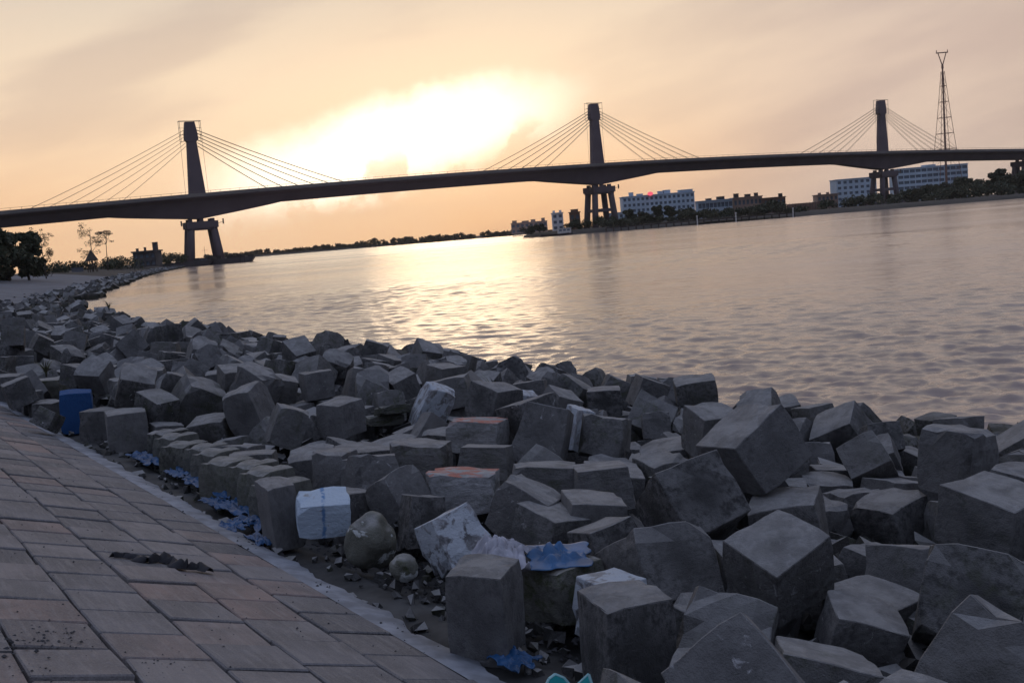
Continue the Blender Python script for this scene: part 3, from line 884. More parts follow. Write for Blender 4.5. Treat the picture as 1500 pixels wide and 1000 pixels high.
(-6020,18000,1202,0.31,-0.63,-0.405,-0.586,50,50,40,''),
(-9929,20644,1299,0.962,-0.049,0.043,0.266,41,47,45,''),
(-7659,24543,1252,0.287,0.195,-0.918,-0.191,50,57,40,''),
(1984,11974,628,0.927,0.272,0.19,-0.175,44,44,44,''),
(932,16100,536,0.856,0.334,0.307,0.247,50,57,50,''),
(-11846,25466,1409,0.481,-0.669,0.411,-0.391,50,57,55,''),
(-7881,25626,1363,0.188,0.311,0.137,-0.921,50,50,50,''),
(-11543,28850,1240,0.12,-0.345,-0.915,-0.174,44,44,44,''),
(-13725,30060,1362,0.874,0.221,-0.418,0.114,50,48,55,''),
(1627,11034,652,0.856,-0.218,-0.411,-0.226,39,37,31,''),
(555,11046,601,0.737,-0.085,0.664,-0.094,32,36,35,''),
(-8292,21081,1109,0.839,0.327,0.403,-0.166,50,48,50,''),
(-16254,34419,1632,0.166,-0.198,0.753,-0.606,46,46,46,''),
(-4645,17643,1163,0.623,-0.132,0.532,0.558,42,40,42,''),
(-8320,31281,591,0.701,0.211,0.642,-0.227,50,50,55,''),
(-2897,23219,600,0.183,0.498,-0.802,-0.275,46,53,46,''),
(-4706,16288,1204,0.496,0.549,-0.453,-0.498,37,35,41,''),
(-4685,18732,1112,0.66,0.671,0.033,0.336,44,44,44,''),
(91,12158,1100,0.986,0.058,0.095,0.124,28,32,39,'pale_a'),
(803,11267,944,0.175,-0.085,0.177,0.965,39,39,39,''),
(-2659,19231,842,0.146,-0.596,0.252,0.749,41,41,41,''),
(-5178,20565,1175,0.934,0.03,0.037,0.354,37,42,41,''),
(-5461,16861,1236,0.184,-0.685,0.597,0.374,44,44,35,''),
(-9938,22755,1361,0.169,0.276,-0.701,-0.636,46,46,46,''),
(-10221,24059,1494,0.648,-0.714,-0.263,0.023,46,53,51,''),
(-8882,26395,1312,0.302,0.817,0.449,-0.201,50,50,50,''),
(-14999,31987,1460,0.223,-0.451,-0.532,-0.681,44,42,35,''),
(1091,10992,576,0.667,0.726,0.129,0.108,44,44,35,''),
(-633,13864,1016,0.687,0.624,-0.323,0.184,46,53,46,''),
(-922,13412,693,0.04,-0.752,0.094,0.651,50,50,55,''),
(-12424,34162,1157,0.208,-0.326,-0.785,0.484,41,39,41,''),
(1148,11920,609,0.111,-0.363,-0.825,0.419,44,44,35,''),
(-6701,29480,581,0.512,-0.539,0.534,-0.402,37,42,37,''),
(1911,15474,651,0.009,-0.096,-0.039,-0.995,44,44,44,''),
(-1901,16505,992,0.127,0.313,0.941,0.004,41,41,41,''),
(-6035,15713,1253,0.961,-0.018,0.028,-0.275,41,39,41,''),
(-14049,34803,1151,0.767,0.2,0.493,0.358,50,50,50,''),
(-16700,36382,1425,0.218,0.644,0.057,0.732,39,39,31,''),
(-16525,36823,1294,0.396,0.091,-0.257,-0.877,41,41,45,''),
(2417,9267,966,0.151,0.529,-0.028,0.835,37,35,37,''),
(-2144,15528,1069,0.054,0.411,0.55,0.725,37,42,37,''),
(-10491,21756,1330,0.059,-0.769,-0.635,0.036,44,42,48,''),
(-6565,19693,1241,0.625,-0.215,0.725,0.195,44,42,48,''),
(-5957,16516,1240,0.995,0,0,0.105,56,46,46,'row_a'),
(1884,8083,921,0.958,0.02,-0.262,0.116,41,47,45,''),
(-9081,31531,858,0.823,0.274,0.494,-0.063,46,46,51,''),
(-5029,15348,1234,0.022,0.554,0.75,0.361,44,51,44,''),
(-529,20373,447,0.642,0.03,-0.761,0.093,44,51,44,''),
(-2951,18705,923,0.388,0.481,0.4,0.677,37,35,37,''),
(-7145,19979,1229,0.189,-0.027,-0.761,-0.619,44,42,48,''),
(-12647,29632,1320,0.123,-0.252,-0.223,-0.934,50,48,50,''),
(-3465,16853,1091,0.634,0.417,-0.652,-0.003,50,50,50,''),
(-2414,24921,402,0.857,-0.088,-0.197,-0.467,50,50,50,''),
(-10075,24743,1306,0.188,0.138,0.009,-0.972,41,39,33,''),
(-8602,29426,1027,0.573,0.099,0.587,0.563,41,39,45,''),
(-740,19695,449,0.501,0.014,-0.819,-0.278,44,51,44,''),
(-3786,21231,863,0.652,-0.418,-0.599,-0.203,50,50,55,''),
(-10235,25286,1227,0.177,0.758,0.267,0.568,50,50,40,''),
(-7876,16586,1089,0.96,-0.013,0.009,0.28,35,40,35,''),
(-11435,32455,984,0.149,-0.975,0.052,0.153,50,57,50,''),
(-8641,34381,354,0.198,-0.816,-0.218,-0.497,46,46,46,''),
(-14531,32774,1273,0.111,-0.682,0.125,0.712,50,50,55,''),
(3852,9325,429,0.698,-0.699,0.1,0.118,46,46,37,''),
(-1304,13011,715,0.334,0.461,-0.666,-0.482,41,39,45,''),
(-5721,14091,974,0.491,-0.466,0.561,0.476,50,50,55,''),
(-7565,16276,929,0.885,0,0,-0.466,41,41,41,''),
(-1518,13819,769,0.997,-0.028,0.068,0.019,50,57,50,''),
(-3283,15304,848,0.974,-0.019,0.007,0.226,50,48,55,''),
(-2965,16091,740,0.12,0.411,0.874,0.231,46,53,37,''),
(-9554,23163,976,0.144,0.265,0.849,0.433,50,50,50,''),
(1807,12772,784,0.226,-0.311,-0.261,0.885,32,30,25,''),
(-7030,21629,1179,0.703,0.589,-0.266,-0.298,50,57,40,''),
(3474,9019,510,0.181,-0.143,-0.085,-0.969,37,42,41,''),
(-2591,14361,820,0.019,-0.941,0.337,0.01,46,46,51,''),
(78,18302,525,0.52,-0.714,-0.111,-0.455,50,48,50,''),
(-3438,22122,782,0.363,-0.239,0.646,-0.628,46,53,37,''),
(-8799,24976,1276,0.422,0.62,-0.039,-0.66,50,50,55,''),
(-13318,33072,1148,0.458,0.243,-0.588,-0.62,42,49,42,''),
(-8225,17659,1100,1,0,0,0,84,46,46,'row_c'),
(75,13424,951,0.659,-0.08,0.4,-0.632,41,41,41,''),
(-5741,21733,1082,0.127,0.871,-0.283,-0.381,41,41,41,''),
(-10478,23035,1277,0.272,0.453,0.617,0.583,46,44,51,''),
(-7768,27322,908,0.355,0.314,0.691,0.546,41,47,41,''),
(1261,13676,656,0.172,0.363,-0.041,-0.915,41,41,45,''),
(-14309,34135,1154,0.884,-0.178,0.047,-0.429,50,50,50,''),
(-4296,19147,1060,0.597,-0.388,-0.624,-0.321,50,48,50,''),
(-7232,26174,844,0.398,-0.84,0.094,0.356,37,43,41,''),
(-11052,28231,1180,0.525,0.364,0.55,-0.538,41,41,41,''),
(-7145,30848,470,0.523,0.147,0.703,-0.46,50,48,55,''),
(-1690,14512,585,0.028,-0.842,0.535,-0.058,46,44,37,''),
(-13007,30570,1436,0.465,0.602,-0.495,-0.42,37,42,37,''),
(-2240,10662,895,0.496,-0.104,0.058,-0.86,37,37,37,''),
(-2252,11490,815,0.952,0.034,0.137,-0.27,37,35,30,''),
(-5524,16180,1189,0.861,0.327,-0.166,-0.352,37,37,30,''),
(-1267,13393,1028,0.128,-0.016,0.99,-0.058,32,32,25,''),
(-10221,26885,1168,0.355,0.495,-0.509,0.608,42,42,34,''),
(3421,9533,468,0.36,0.535,0.547,-0.534,35,35,35,''),
(-5379,19523,1050,0.206,-0.108,-0.952,0.198,46,46,46,''),
(-8616,22493,1176,0.699,0.557,0.279,0.351,44,51,48,''),
(-2490,13360,811,0.085,-0.294,-0.952,-0.011,44,42,44,''),
(-5821,19666,1250,0.179,0.088,-0.49,0.849,50,50,50,''),
(-6550,25755,830,0.678,0.682,-0.059,-0.269,44,44,48,''),
(-8940,32346,577,0.727,0.516,-0.089,0.445,50,48,50,''),
(-2773,19959,817,0.451,0.556,0.331,-0.614,41,41,41,''),
(1161,13073,493,0.016,0.85,-0.526,0.004,50,57,55,''),
(-2695,23685,406,0.308,0.183,0.919,-0.164,50,50,40,''),
(3069,9923,464,0.778,0.111,0.13,0.604,37,42,37,''),
(1616,11498,521,0.294,-0.392,0.514,-0.704,41,39,41,''),
(-2897,14863,772,0.88,0.027,-0.123,-0.458,50,57,55,''),
(-4798,19180,1137,0.718,-0.648,-0.149,0.207,37,37,37,''),
(-4208,25058,677,0.839,0.029,-0.119,-0.531,37,42,41,''),
(-13482,34921,1187,0.684,0.318,0.32,0.573,44,44,44,''),
(-15331,36923,1094,0.477,0.114,-0.684,-0.54,46,46,46,''),
(1640,13364,523,0.611,0.695,0.361,0.118,37,37,41,''),
(-830,12922,694,0.712,0.675,-0.072,-0.176,37,42,37,''),
(-2762,13746,789,0.672,-0.607,-0.337,0.259,37,42,37,''),
(-2198,14698,669,0.111,0.557,-0.823,0.013,39,39,39,''),
(-1492,15932,982,0.725,0.471,-0.389,-0.32,37,37,41,''),
(-6634,17276,1181,0.294,-0.853,0.415,0.115,39,37,39,''),
(-6108,22970,977,0.083,0.304,-0.865,-0.391,44,44,44,''),
(-7665,26645,883,0.736,0.587,0.29,0.17,41,47,41,''),
(4357,12549,216,0.416,-0.828,-0.245,0.283,44,42,48,''),
(1840,14888,697,0.535,0.291,0.746,0.268,37,37,30,''),
(-1585,15182,1004,0.063,-0.112,0.803,-0.582,32,30,32,''),
(-9848,19179,1221,0.076,0.9,0.319,-0.287,46,44,51,''),
(-7042,23095,1160,0.349,-0.69,-0.348,-0.531,46,44,51,''),
(1554,8487,742,0.13,0.121,-0.659,-0.731,41,47,41,''),
(1340,10434,615,0.163,-0.784,0.107,0.589,39,39,39,''),
(-9104,23703,1165,0.063,0.777,-0.535,-0.325,41,41,33,''),
(-12346,26705,1391,0.483,0.391,0.725,-0.298,41,41,41,''),
(3518,8193,612,0.727,0.3,-0.542,0.296,46,46,46,''),
(-4041,18058,1092,0.522,-0.005,0.723,-0.452,41,39,33,''),
(-9654,31020,1090,0.069,0.544,-0.836,0.018,44,44,44,''),
(-5124,17714,1262,0.187,0.32,-0.265,0.89,41,39,45,''),
(-6195,24179,945,0.708,0.684,-0.084,-0.155,41,41,33,''),
(-8711,28704,980,0.146,0.743,0.43,-0.491,50,50,55,''),
(-13030,28859,1308,0.574,0.684,-0.338,-0.296,35,35,28,''),
(-12021,29864,1217,0.973,-0.099,0.208,0.027,46,46,46,''),
(-9001,21936,1037,0.09,-0.517,0.803,0.284,41,39,33,''),
(-11242,27502,1238,0.473,-0.362,0.706,0.384,37,37,41,''),
(-3046,11513,818,0.495,0.453,-0.474,-0.57,37,35,37,''),
(-11159,30071,1043,0.647,0.616,0.14,0.426,50,57,50,''),
(-13425,31326,1288,0.114,0.839,0.313,-0.43,50,50,55,''),
(-2963,18245,815,0.837,0.325,-0.436,-0.064,41,39,45,''),
(-1279,16630,981,0.09,0.628,0.16,0.756,42,49,42,''),
(-1290,19963,752,0.557,-0.01,0.785,0.27,44,42,44,''),
(-1029,21053,439,0.532,-0.3,0.779,-0.14,50,50,55,''),
(-5007,19995,989,0.287,0.78,-0.05,0.554,44,51,44,''),
(-12573,27126,1441,0.229,-0.354,-0.782,0.459,41,41,33,''),
(-12885,27702,1459,0.005,0.923,0.207,0.323,42,49,34,''),
(-7426,18373,1160,0.999,0,0,0.052,58,46,46,'row_b'),
(2499,9705,591,0.675,-0.115,0.712,-0.156,44,44,44,''),
(-10641,23839,1299,0.64,0.422,0.545,-0.34,44,51,48,''),
(-14697,29817,1583,0.047,-0.029,-0.732,-0.679,37,35,37,''),
(-2274,18354,778,0.681,0.692,-0.012,-0.239,41,39,41,''),
(-2213,20976,566,0.497,-0.316,-0.36,-0.724,46,46,46,''),
(-2620,21722,613,0.664,0.154,0.165,0.713,37,35,37,''),
(-2245,17243,955,0.1,-0.348,0.708,-0.606,37,37,37,''),
(-6814,21271,1155,0.643,-0.35,-0.641,-0.231,37,37,30,''),
(-6052,25399,803,0.448,-0.425,0.668,0.416,50,48,55,''),
(-12250,25888,1432,0.127,0.786,0.029,-0.604,46,46,51,''),
(-13508,34199,1014,0.654,0.43,-0.009,-0.622,39,39,43,''),
(1312,7816,807,0.094,0.15,-0.716,0.675,46,53,46,''),
(1383,8882,730,0.831,-0.019,-0.023,-0.556,37,42,41,''),
(-14602,29051,1315,0.33,0.235,-0.045,0.913,44,42,35,''),
(3606,12074,502,0.274,-0.262,-0.569,0.73,41,41,33,''),
(-4268,17267,1087,0.153,-0.724,-0.622,0.255,46,44,46,''),
(-10093,26418,1138,0.751,0.043,-0.023,0.658,44,51,35,''),
(-10072,28368,1152,0.402,-0.001,-0.03,0.915,44,44,48,''),
(-4462,18215,1020,0.884,0.134,0.02,0.447,44,42,44,''),
(-9927,19793,998,0.866,-0.068,-0.14,-0.476,44,51,44,''),
(-7725,32701,292,0.859,0.057,0.128,-0.492,42,49,42,''),
(-2837,17132,1006,0.675,0.371,-0.574,0.279,35,40,35,''),
(-666,18567,532,0.869,-0.27,-0.381,0.161,37,35,30,''),
(-5090,26129,592,0.693,-0.444,0.497,0.276,50,50,55,''),
(-11653,22714,1558,0.308,0.359,-0.869,0.145,50,57,55,''),
(-11676,23875,1331,0.418,0.384,-0.646,-0.51,46,44,46,''),
(-7976,27836,822,0.793,0.377,-0.435,-0.202,44,51,48,''),
(-9857,27113,1240,0.514,0.655,-0.465,-0.3,37,37,37,''),
(-10552,32749,875,0.265,0.366,0.881,0.141,50,50,50,''),
(-16888,38769,919,0.582,-0.736,0.226,0.259,50,50,55,''),
(-5565,20924,952,0.874,0.343,0.338,-0.071,46,46,51,''),
(-12021,28751,1100,0.06,0.618,0.475,-0.624,41,47,41,''),
(-873,22552,249,0.229,0.098,-0.196,0.948,37,37,41,''),
(-6132,21262,1149,0.709,-0.08,-0.013,-0.7,50,48,55,''),
(-7383,21096,1201,0.611,-0.479,0.495,0.39,41,41,41,''),
(-5551,24149,840,0.087,0.7,-0.706,-0.068,50,57,50,''),
(-7531,22750,1220,0.033,-0.364,0.931,-0.016,46,44,46,''),
(-9558,22142,1285,0.892,-0.077,-0.446,0.005,39,39,39,''),
(-11327,22265,1526,0.406,0.161,0.297,0.849,44,44,48,''),
(-8036,30229,542,0.923,-0.057,-0.043,0.378,37,35,37,''),
(-12430,29067,1233,0.61,0.717,0.241,0.236,50,50,40,''),
(-11447,31396,1055,0.347,-0.587,0.546,-0.487,42,49,42,''),
(-14305,30206,1263,0.759,-0.484,0.008,0.436,41,39,41,''),
(-12943,32149,1058,0.225,-0.545,0.33,0.737,44,51,44,''),
(-14083,32261,1164,0.332,-0.075,0.109,-0.934,50,50,40,''),
(-13814,37106,994,0.367,-0.652,0.248,0.615,44,44,44,''),
(-12902,37158,708,0.081,-0.054,-0.316,0.944,41,41,41,''),
(-17071,36396,1494,0.481,0.367,-0.668,-0.434,37,43,37,''),
(2339,8383,629,0.448,0.365,0.659,-0.482,37,37,30,''),
(3587,10275,398,0.713,0.046,0.635,-0.294,46,53,46,''),
(618,11752,671,0.333,0.655,-0.444,0.513,44,42,44,''),
(-1689,11670,697,0.729,-0.367,-0.521,-0.249,37,37,30,''),
(2144,17197,369,0.662,0.477,-0.439,0.376,46,44,46,''),
(-14091,28366,1181,0.861,-0.131,-0.304,-0.386,50,57,40,''),
(-9197,32901,588,0.402,-0.028,-0.008,-0.915,46,44,46,''),
(1686,18140,-19,0.041,0.833,0.477,-0.277,50,50,50,''),
(39,19106,504,0.516,-0.446,-0.366,0.633,44,51,44,''),
(-3830,22364,803,0.659,0.559,0.494,0.093,46,46,46,''),
(-11126,26487,1251,0.275,0.831,-0.453,-0.168,50,50,50,''),
(-12780,25496,1395,0.669,0.74,0.029,0.071,41,41,41,''),
(-12518,27628,1272,0.034,-0.879,-0.181,0.44,32,32,32,''),
(-13357,32472,987,0.633,-0.214,0.619,0.413,37,43,30,''),
(-12843,32902,1039,0.517,-0.034,-0.005,-0.855,44,51,44,''),
(-10723,35707,509,0.78,0.615,0.031,0.11,50,57,55,''),
(-14989,33101,1278,0.031,-0.172,-0.225,-0.958,37,37,37,''),
(-17278,34601,1361,0.267,0.653,0.195,-0.682,42,40,47,''),
(1667,2621,1054,0.698,0.576,0.424,-0.002,44,44,44,''),
(1333,3188,881,0.882,0,-0,-0.471,32,36,32,''),
(1763,3306,918,0.903,-0.04,0.026,-0.427,41,41,41,''),
(2115,3626,951,0.9,0.086,-0.029,-0.426,44,44,44,''),
(4122,4785,695,0.266,-0.316,0.671,-0.616,41,41,41,''),
(4434,5132,681,0.335,-0.224,0.606,-0.686,46,46,46,''),
(1062,3606,1045,0.857,0.141,0.184,-0.461,44,44,48,''),
(2591,4488,824,0.277,-0.38,-0.869,0.157,41,41,41,''),
(3102,4708,810,0.919,0.058,-0.013,-0.39,44,44,44,''),
(3639,4959,784,0.245,-0.334,0.551,-0.725,44,44,44,''),
(4266,5644,626,0.695,-0.598,-0.242,0.316,37,42,37,''),
(4576,5946,667,0.889,0.001,-0.228,-0.397,37,36,37,''),
(2135,4709,910,0.329,-0.008,-0.675,0.66,37,42,37,''),
(2674,5025,759,0.274,-0.453,0.632,-0.565,41,41,45,''),
(3131,5279,757,0.04,-0.898,0.419,-0.129,37,35,37,''),
(3869,5389,736,0.606,-0.702,0.325,-0.188,50,50,50,''),
(3961,5941,646,0.931,-0.019,0.001,-0.365,41,39,41,''),
(4412,6406,647,0.235,-0.09,0.961,-0.115,42,42,42,''),
(4127,6166,1083,0.012,-0.145,-0.679,0.72,41,41,41,''),
(4867,6711,661,0.358,0.768,-0.421,-0.325,46,44,46,''),
(2722,5539,752,0.276,0.47,0.625,0.559,37,37,30,''),
(3062,5827,723,0.509,-0.754,0.259,-0.326,44,44,48,''),
(3462,6156,732,0.703,-0.269,-0.595,-0.281,44,44,44,''),
(3872,6549,676,0.591,-0.796,0.069,0.11,44,51,35,''),
(4301,6756,969,0.8,0.001,-0.302,-0.519,37,35,37,''),
(5330,7578,622,0.058,0.315,0.13,-0.938,50,48,40,''),
(3384,5587,1076,0.463,-0.727,0.034,-0.507,41,41,41,''),
(2982,6465,727,0.245,-0.165,-0.72,0.628,44,44,35,''),
(3529,7027,635,0.689,-0.025,0.07,-0.721,44,51,44,''),
(4073,7060,636,0.045,0.777,-0.612,-0.142,41,39,41,''),
(2932,4243,1116,0.695,-0.571,0.142,0.413,41,41,33,''),
(5741,9106,546,0.9,-0.371,0.016,0.228,35,40,35,''),
(1716,6850,759,0.644,0.037,-0.087,-0.759,39,37,39,''),
(5030,9674,650,0.277,0.46,-0.84,0.079,44,51,44,''),
(5678,10450,188,0.967,-0.048,0.034,-0.246,50,50,55,''),
(6848,11427,274,0.48,0.619,-0.397,0.478,41,41,45,''),
(5303,10990,271,0.314,-0.824,0.463,-0.09,37,37,41,''),
(1989,9551,710,0.993,0.069,0.058,-0.08,50,57,55,''),
(4531,10711,235,0.742,0.476,-0.319,-0.347,44,51,44,''),
(4896,10883,119,0.197,-0.702,-0.17,-0.663,37,35,30,''),
(5296,11525,45,0.201,-0.437,-0.207,-0.852,41,47,41,''),
(6482,12309,-107,0.711,0.593,-0.286,-0.249,50,57,50,''),
(1832,10270,634,0.566,-0.022,-0.003,-0.824,50,50,40,''),
(4308,11198,203,0.853,-0.057,0.138,-0.5,50,48,40,''),
(4832,11325,186,0.332,-0.401,-0.63,0.576,44,51,35,''),
(2539,10972,489,0.418,-0.619,-0.029,0.664,41,47,41,''),
(4663,12149,145,0.033,-0.365,0.93,-0.02,37,37,37,''),
(4841,12621,-37,0.55,-0.72,0.353,-0.231,44,42,48,''),
(5266,13040,-115,0.597,0.363,-0.562,0.443,41,39,45,''),
(2641,11530,564,0.819,-0.497,0.183,-0.221,46,46,46,''),
(2535,12222,394,0.887,-0.347,0.182,-0.245,46,46,46,''),
(5634,13904,-180,0.265,-0.378,0.703,-0.541,50,50,40,''),
(2305,12745,439,0.691,-0.618,0.243,-0.287,50,57,50,''),
(2888,13220,182,0.24,0.262,0.085,0.931,39,39,43,''),
(3481,13281,184,0.381,0.323,-0.655,-0.567,41,47,41,''),
(108,11498,821,0.253,0.789,0.343,0.442,50,48,50,''),
(3155,13726,439,0.168,-0.337,0.875,-0.305,46,46,46,''),
(-566,11593,778,0.542,0.059,0.825,-0.149,50,50,55,''),
(2762,14086,216,0.031,-0.955,-0.284,0.076,46,44,46,''),
(-867,12180,767,0.777,0.084,-0.593,0.193,39,39,31,''),
(3091,14547,95,0.499,-0.202,0.826,0.171,44,44,44,''),
(2183,14664,207,0.209,0.91,-0.35,0.069,50,48,50,''),
(3591,16280,-202,0.011,0.658,0.736,0.157,44,42,44,''),
(3137,16799,-169,0.268,-0.628,-0.196,-0.704,44,44,44,''),
(25,15131,497,0.854,-0.055,0.122,-0.503,46,53,51,''),
(-4404,12648,881,0.01,-0.735,-0.047,-0.677,37,37,41,''),
(-126,15673,483,0.348,-0.515,0.783,0.032,44,44,35,''),
(1609,16598,143,0.332,0.715,-0.246,0.565,50,48,40,''),
(-3408,13670,859,0.952,-0.03,0.178,-0.247,50,57,50,''),
(478,16428,365,0.368,0.14,-0.832,-0.391,50,50,55,''),
(1528,17132,79,0.188,-0.263,0.033,-0.946,46,46,46,''),
(2129,17777,136,0.359,-0.503,0.558,-0.554,44,42,44,''),
(-3867,14247,927,0.711,-0.409,-0.433,-0.375,50,50,50,''),
(-2409,15916,685,0.934,0.091,-0.058,-0.341,50,50,50,''),
(-331,17249,680,0.169,0.852,-0.007,-0.496,46,53,46,''),
(314,18101,163,0.003,-0.352,0.238,0.905,46,44,46,''),
(-4938,14338,920,0.217,-0.686,0.642,-0.265,37,37,37,''),
(-2441,16520,1009,0.732,-0.074,-0.065,-0.674,41,41,33,''),
(1127,18748,53,0.441,0.795,0.379,0.17,44,44,44,''),
(-206,19725,413,0.379,-0.862,0.156,-0.297,37,37,30,''),
(-2818,17169,616,0.708,-0.703,0.033,0.056,39,39,43,''),
(-7276,15913,939,0.684,-0.684,0.181,-0.181,37,43,30,''),
(-5058,17024,883,0.197,0.319,0.115,-0.92,41,47,41,''),
(1286,21477,-283,0.178,-0.324,-0.64,0.674,50,57,55,''),
(-5626,17400,1001,0.624,-0.655,-0.394,0.163,50,57,50,''),
(-1923,20218,637,0.673,-0.152,0.221,-0.689,37,37,37,''),
(-8747,18178,1023,0.223,0.468,0.53,-0.671,44,44,35,''),
(-8215,19013,1026,0.679,-0.6,0.265,-0.331,46,46,46,''),
(-8629,19891,964,0.292,-0.324,-0.638,0.635,50,57,55,''),
(-8578,20614,934,0.23,-0.347,0.559,-0.717,44,51,44,''),
(-7839,21797,1175,0.086,-0.072,0.549,-0.828,46,44,46,''),
(-10728,20595,1251,0.887,0.028,-0.009,-0.461,44,42,48,''),
(-11162,21511,996,0.843,-0.24,0.126,-0.464,46,44,37,''),
(-9186,22667,906,0.804,0.216,0.203,-0.515,39,45,43,''),
(-5176,25539,231,0.922,-0.334,0.082,-0.178,46,46,51,''),
(-11449,21882,954,0.843,-0.374,0.157,-0.353,37,36,30,''),
(-11698,22273,1100,0.847,-0.297,0.16,-0.411,50,50,55,''),
(-11972,22704,1007,0.893,-0.197,0.138,-0.38,46,44,37,''),
(-10064,24119,1005,0.399,0.393,-0.65,0.514,44,44,44,''),
(-12515,22728,1303,0.806,0.465,-0.104,-0.351,41,41,45,''),
(-12648,23220,1232,0.857,-0.259,0.146,-0.421,44,51,48,''),
(-12913,23613,1244,0.847,-0.262,0.141,-0.44,46,53,51,''),
(-11630,24471,1119,0.261,-0.348,0.139,-0.89,41,39,41,''),
(-13381,24687,1220,0.927,0.01,0.074,-0.367,50,48,55,''),
(-12853,24871,1277,0.113,0.363,-0.805,-0.455,44,44,44,''),
(-13767,25076,1111,0.878,-0.276,0.188,-0.344,37,36,41,''),
(-11710,26358,1052,0.398,-0.012,-0.733,-0.551,41,47,33,''),
(-14192,25279,1254,0.812,0.51,0.01,-0.282,41,39,41,''),
(-12392,27258,1000,0.857,-0.004,0.45,0.252,50,50,55,''),
(-14537,26080,1287,0.924,0.287,0.139,-0.21,50,50,40,''),
(-15025,26582,1275,0.705,0.296,-0.404,-0.502,50,48,50,''),
(-15390,27546,1126,0.894,-0.124,0.09,-0.421,41,39,41,''),
(-8216,33060,33,0.195,0.314,-0.234,0.899,41,41,45,''),
(-16359,28714,1150,0.91,-0.234,0.183,-0.289,35,35,38,''),
(-15710,28993,970,0.7,-0.012,0.002,-0.714,50,50,50,''),
(-16730,28919,1353,0.929,-0.219,0.201,-0.219,50,50,50,''),
(-17132,29469,1368,0.924,-0.224,0.195,-0.241,50,57,50,''),
(-17400,30011,1206,0.739,-0.286,0.091,-0.603,41,41,33,''),
(-17775,31011,1194,0.879,0.383,-0.277,-0.066,42,42,42,''),
(-17165,31193,965,0.602,-0.732,0.256,-0.19,41,47,45,''),
(-18355,31236,1288,0.794,0.432,-0.174,-0.391,37,35,37,''),
(-18495,31658,1314,0.903,-0.047,0.056,-0.424,46,46,37,''),
(-18821,32043,1330,0.914,-0.197,0.165,-0.315,46,46,46,''),
(-17568,32565,937,0.629,-0.725,-0.201,-0.195,42,42,42,''),
(-19006,32722,1248,0.756,0.26,-0.347,-0.491,50,57,50,''),
(-18263,32833,930,0.357,0.586,0.343,-0.642,44,42,44,''),
(-17789,33275,906,0.191,-0.114,-0.68,-0.699,50,50,55,''),
(-16176,34775,1189,0.082,0.612,0.205,-0.759,46,53,46,''),
(-19296,33086,1236,0.52,-0.326,-0.67,-0.417,37,43,30,''),
(-19713,33609,1236,0.93,-0.215,0.213,-0.211,50,57,50,''),
(4486,5667,1122,0.59,-0.147,-0.653,0.451,46,44,46,''),
(3687,5879,1066,0.447,0.096,-0.01,0.889,41,41,33,''),
(5389,6856,889,0.135,0.512,-0.069,-0.845,50,50,55,''),
(3866,6649,1110,0.782,0.594,0.185,-0.013,37,35,30,''),
(4461,7264,912,0.051,-0.158,0.717,0.677,41,41,41,''),
(4980,7305,886,0.175,-0.288,0.692,0.639,44,44,44,''),
(6208,8251,730,0.155,0.526,-0.068,-0.834,37,37,41,''),
(4510,7768,885,0.689,0.608,-0.277,-0.282,35,40,35,''),
(4866,8151,856,0.012,0.95,-0.311,0.007,44,44,35,''),
(5702,8545,717,0.227,-0.203,0.952,0.032,41,47,45,''),
(6225,9802,420,0.231,0.923,0.135,0.277,41,39,41,''),
(5995,10204,667,0.833,-0.031,0.365,-0.415,44,51,48,''),
(7117,11949,199,0.208,0.663,0.15,-0.703,42,42,42,''),
(2087,10966,827,0.02,-0.018,-0.854,0.52,32,32,25,''),
(2164,11349,844,0.633,0.52,-0.368,0.44,35,33,35,''),
(2472,13721,558,0.524,-0.017,0.845,-0.106,42,40,34,''),
(2989,15070,112,0.241,-0.302,0.168,-0.907,41,41,41,''),
(2663,15647,467,0.578,0.208,0.656,-0.439,50,50,50,''),
(2585,16783,398,0.491,-0.625,0.452,-0.406,37,37,41,''),
(3008,18031,-104,0.412,0.744,0.296,-0.435,50,48,55,''),
(1108,17097,303,0.532,-0.772,0.025,0.347,41,41,41,''),
(-1181,17161,845,0.042,-0.21,-0.024,-0.976,44,44,35,''),
(682,19170,333,0.172,-0.235,0.493,-0.82,50,48,50,''),
(-1652,18379,830,0.545,-0.118,0.813,-0.165,44,44,44,''),
(-3314,18014,992,0.467,0.667,-0.195,0.547,46,46,37,''),
(-1162,19434,732,0.266,-0.168,0.829,0.463,39,45,39,''),
(-6081,17043,1180,0.725,0.474,-0.133,-0.482,41,41,41,''),
(-3666,20009,782,0.428,-0.737,-0.382,0.358,41,41,41,''),
(-3202,20214,781,0.28,0.609,-0.309,0.674,41,39,45,''),
(-5594,18354,1239,0.23,-0.964,-0.116,0.07,37,37,41,''),
(-4226,19929,1056,0.218,0.735,-0.219,0.604,37,37,37,''),
(-4719,20807,1052,0.565,-0.05,0.823,0.031,44,51,35,''),
(-4356,21940,724,0.29,0.865,-0.408,-0.04,41,39,33,''),
(-5051,22386,886,0.763,-0.127,-0.625,0.102,39,39,43,''),
(-3715,23186,625,0.277,0.144,0.092,-0.946,46,44,46,''),
(-4286,23980,697,0.198,-0.502,-0.085,-0.837,50,48,55,''),
(-4973,22929,809,0.103,-0.012,-0.022,-0.994,50,50,50,''),
(-6885,23544,1011,0.736,0.328,-0.529,0.265,50,50,40,''),
(-6605,23863,925,0.326,-0.149,0.21,0.91,44,42,35,''),
(-3161,26159,171,0.49,0.076,-0.861,0.117,50,50,50,''),
(-7357,23776,1141,0.304,0.454,0.607,0.577,44,42,35,''),
(-7041,24310,1007,0.252,0.419,0.01,-0.872,41,41,33,''),
(-4309,25514,622,0.771,0.525,-0.016,0.361,41,41,41,''),
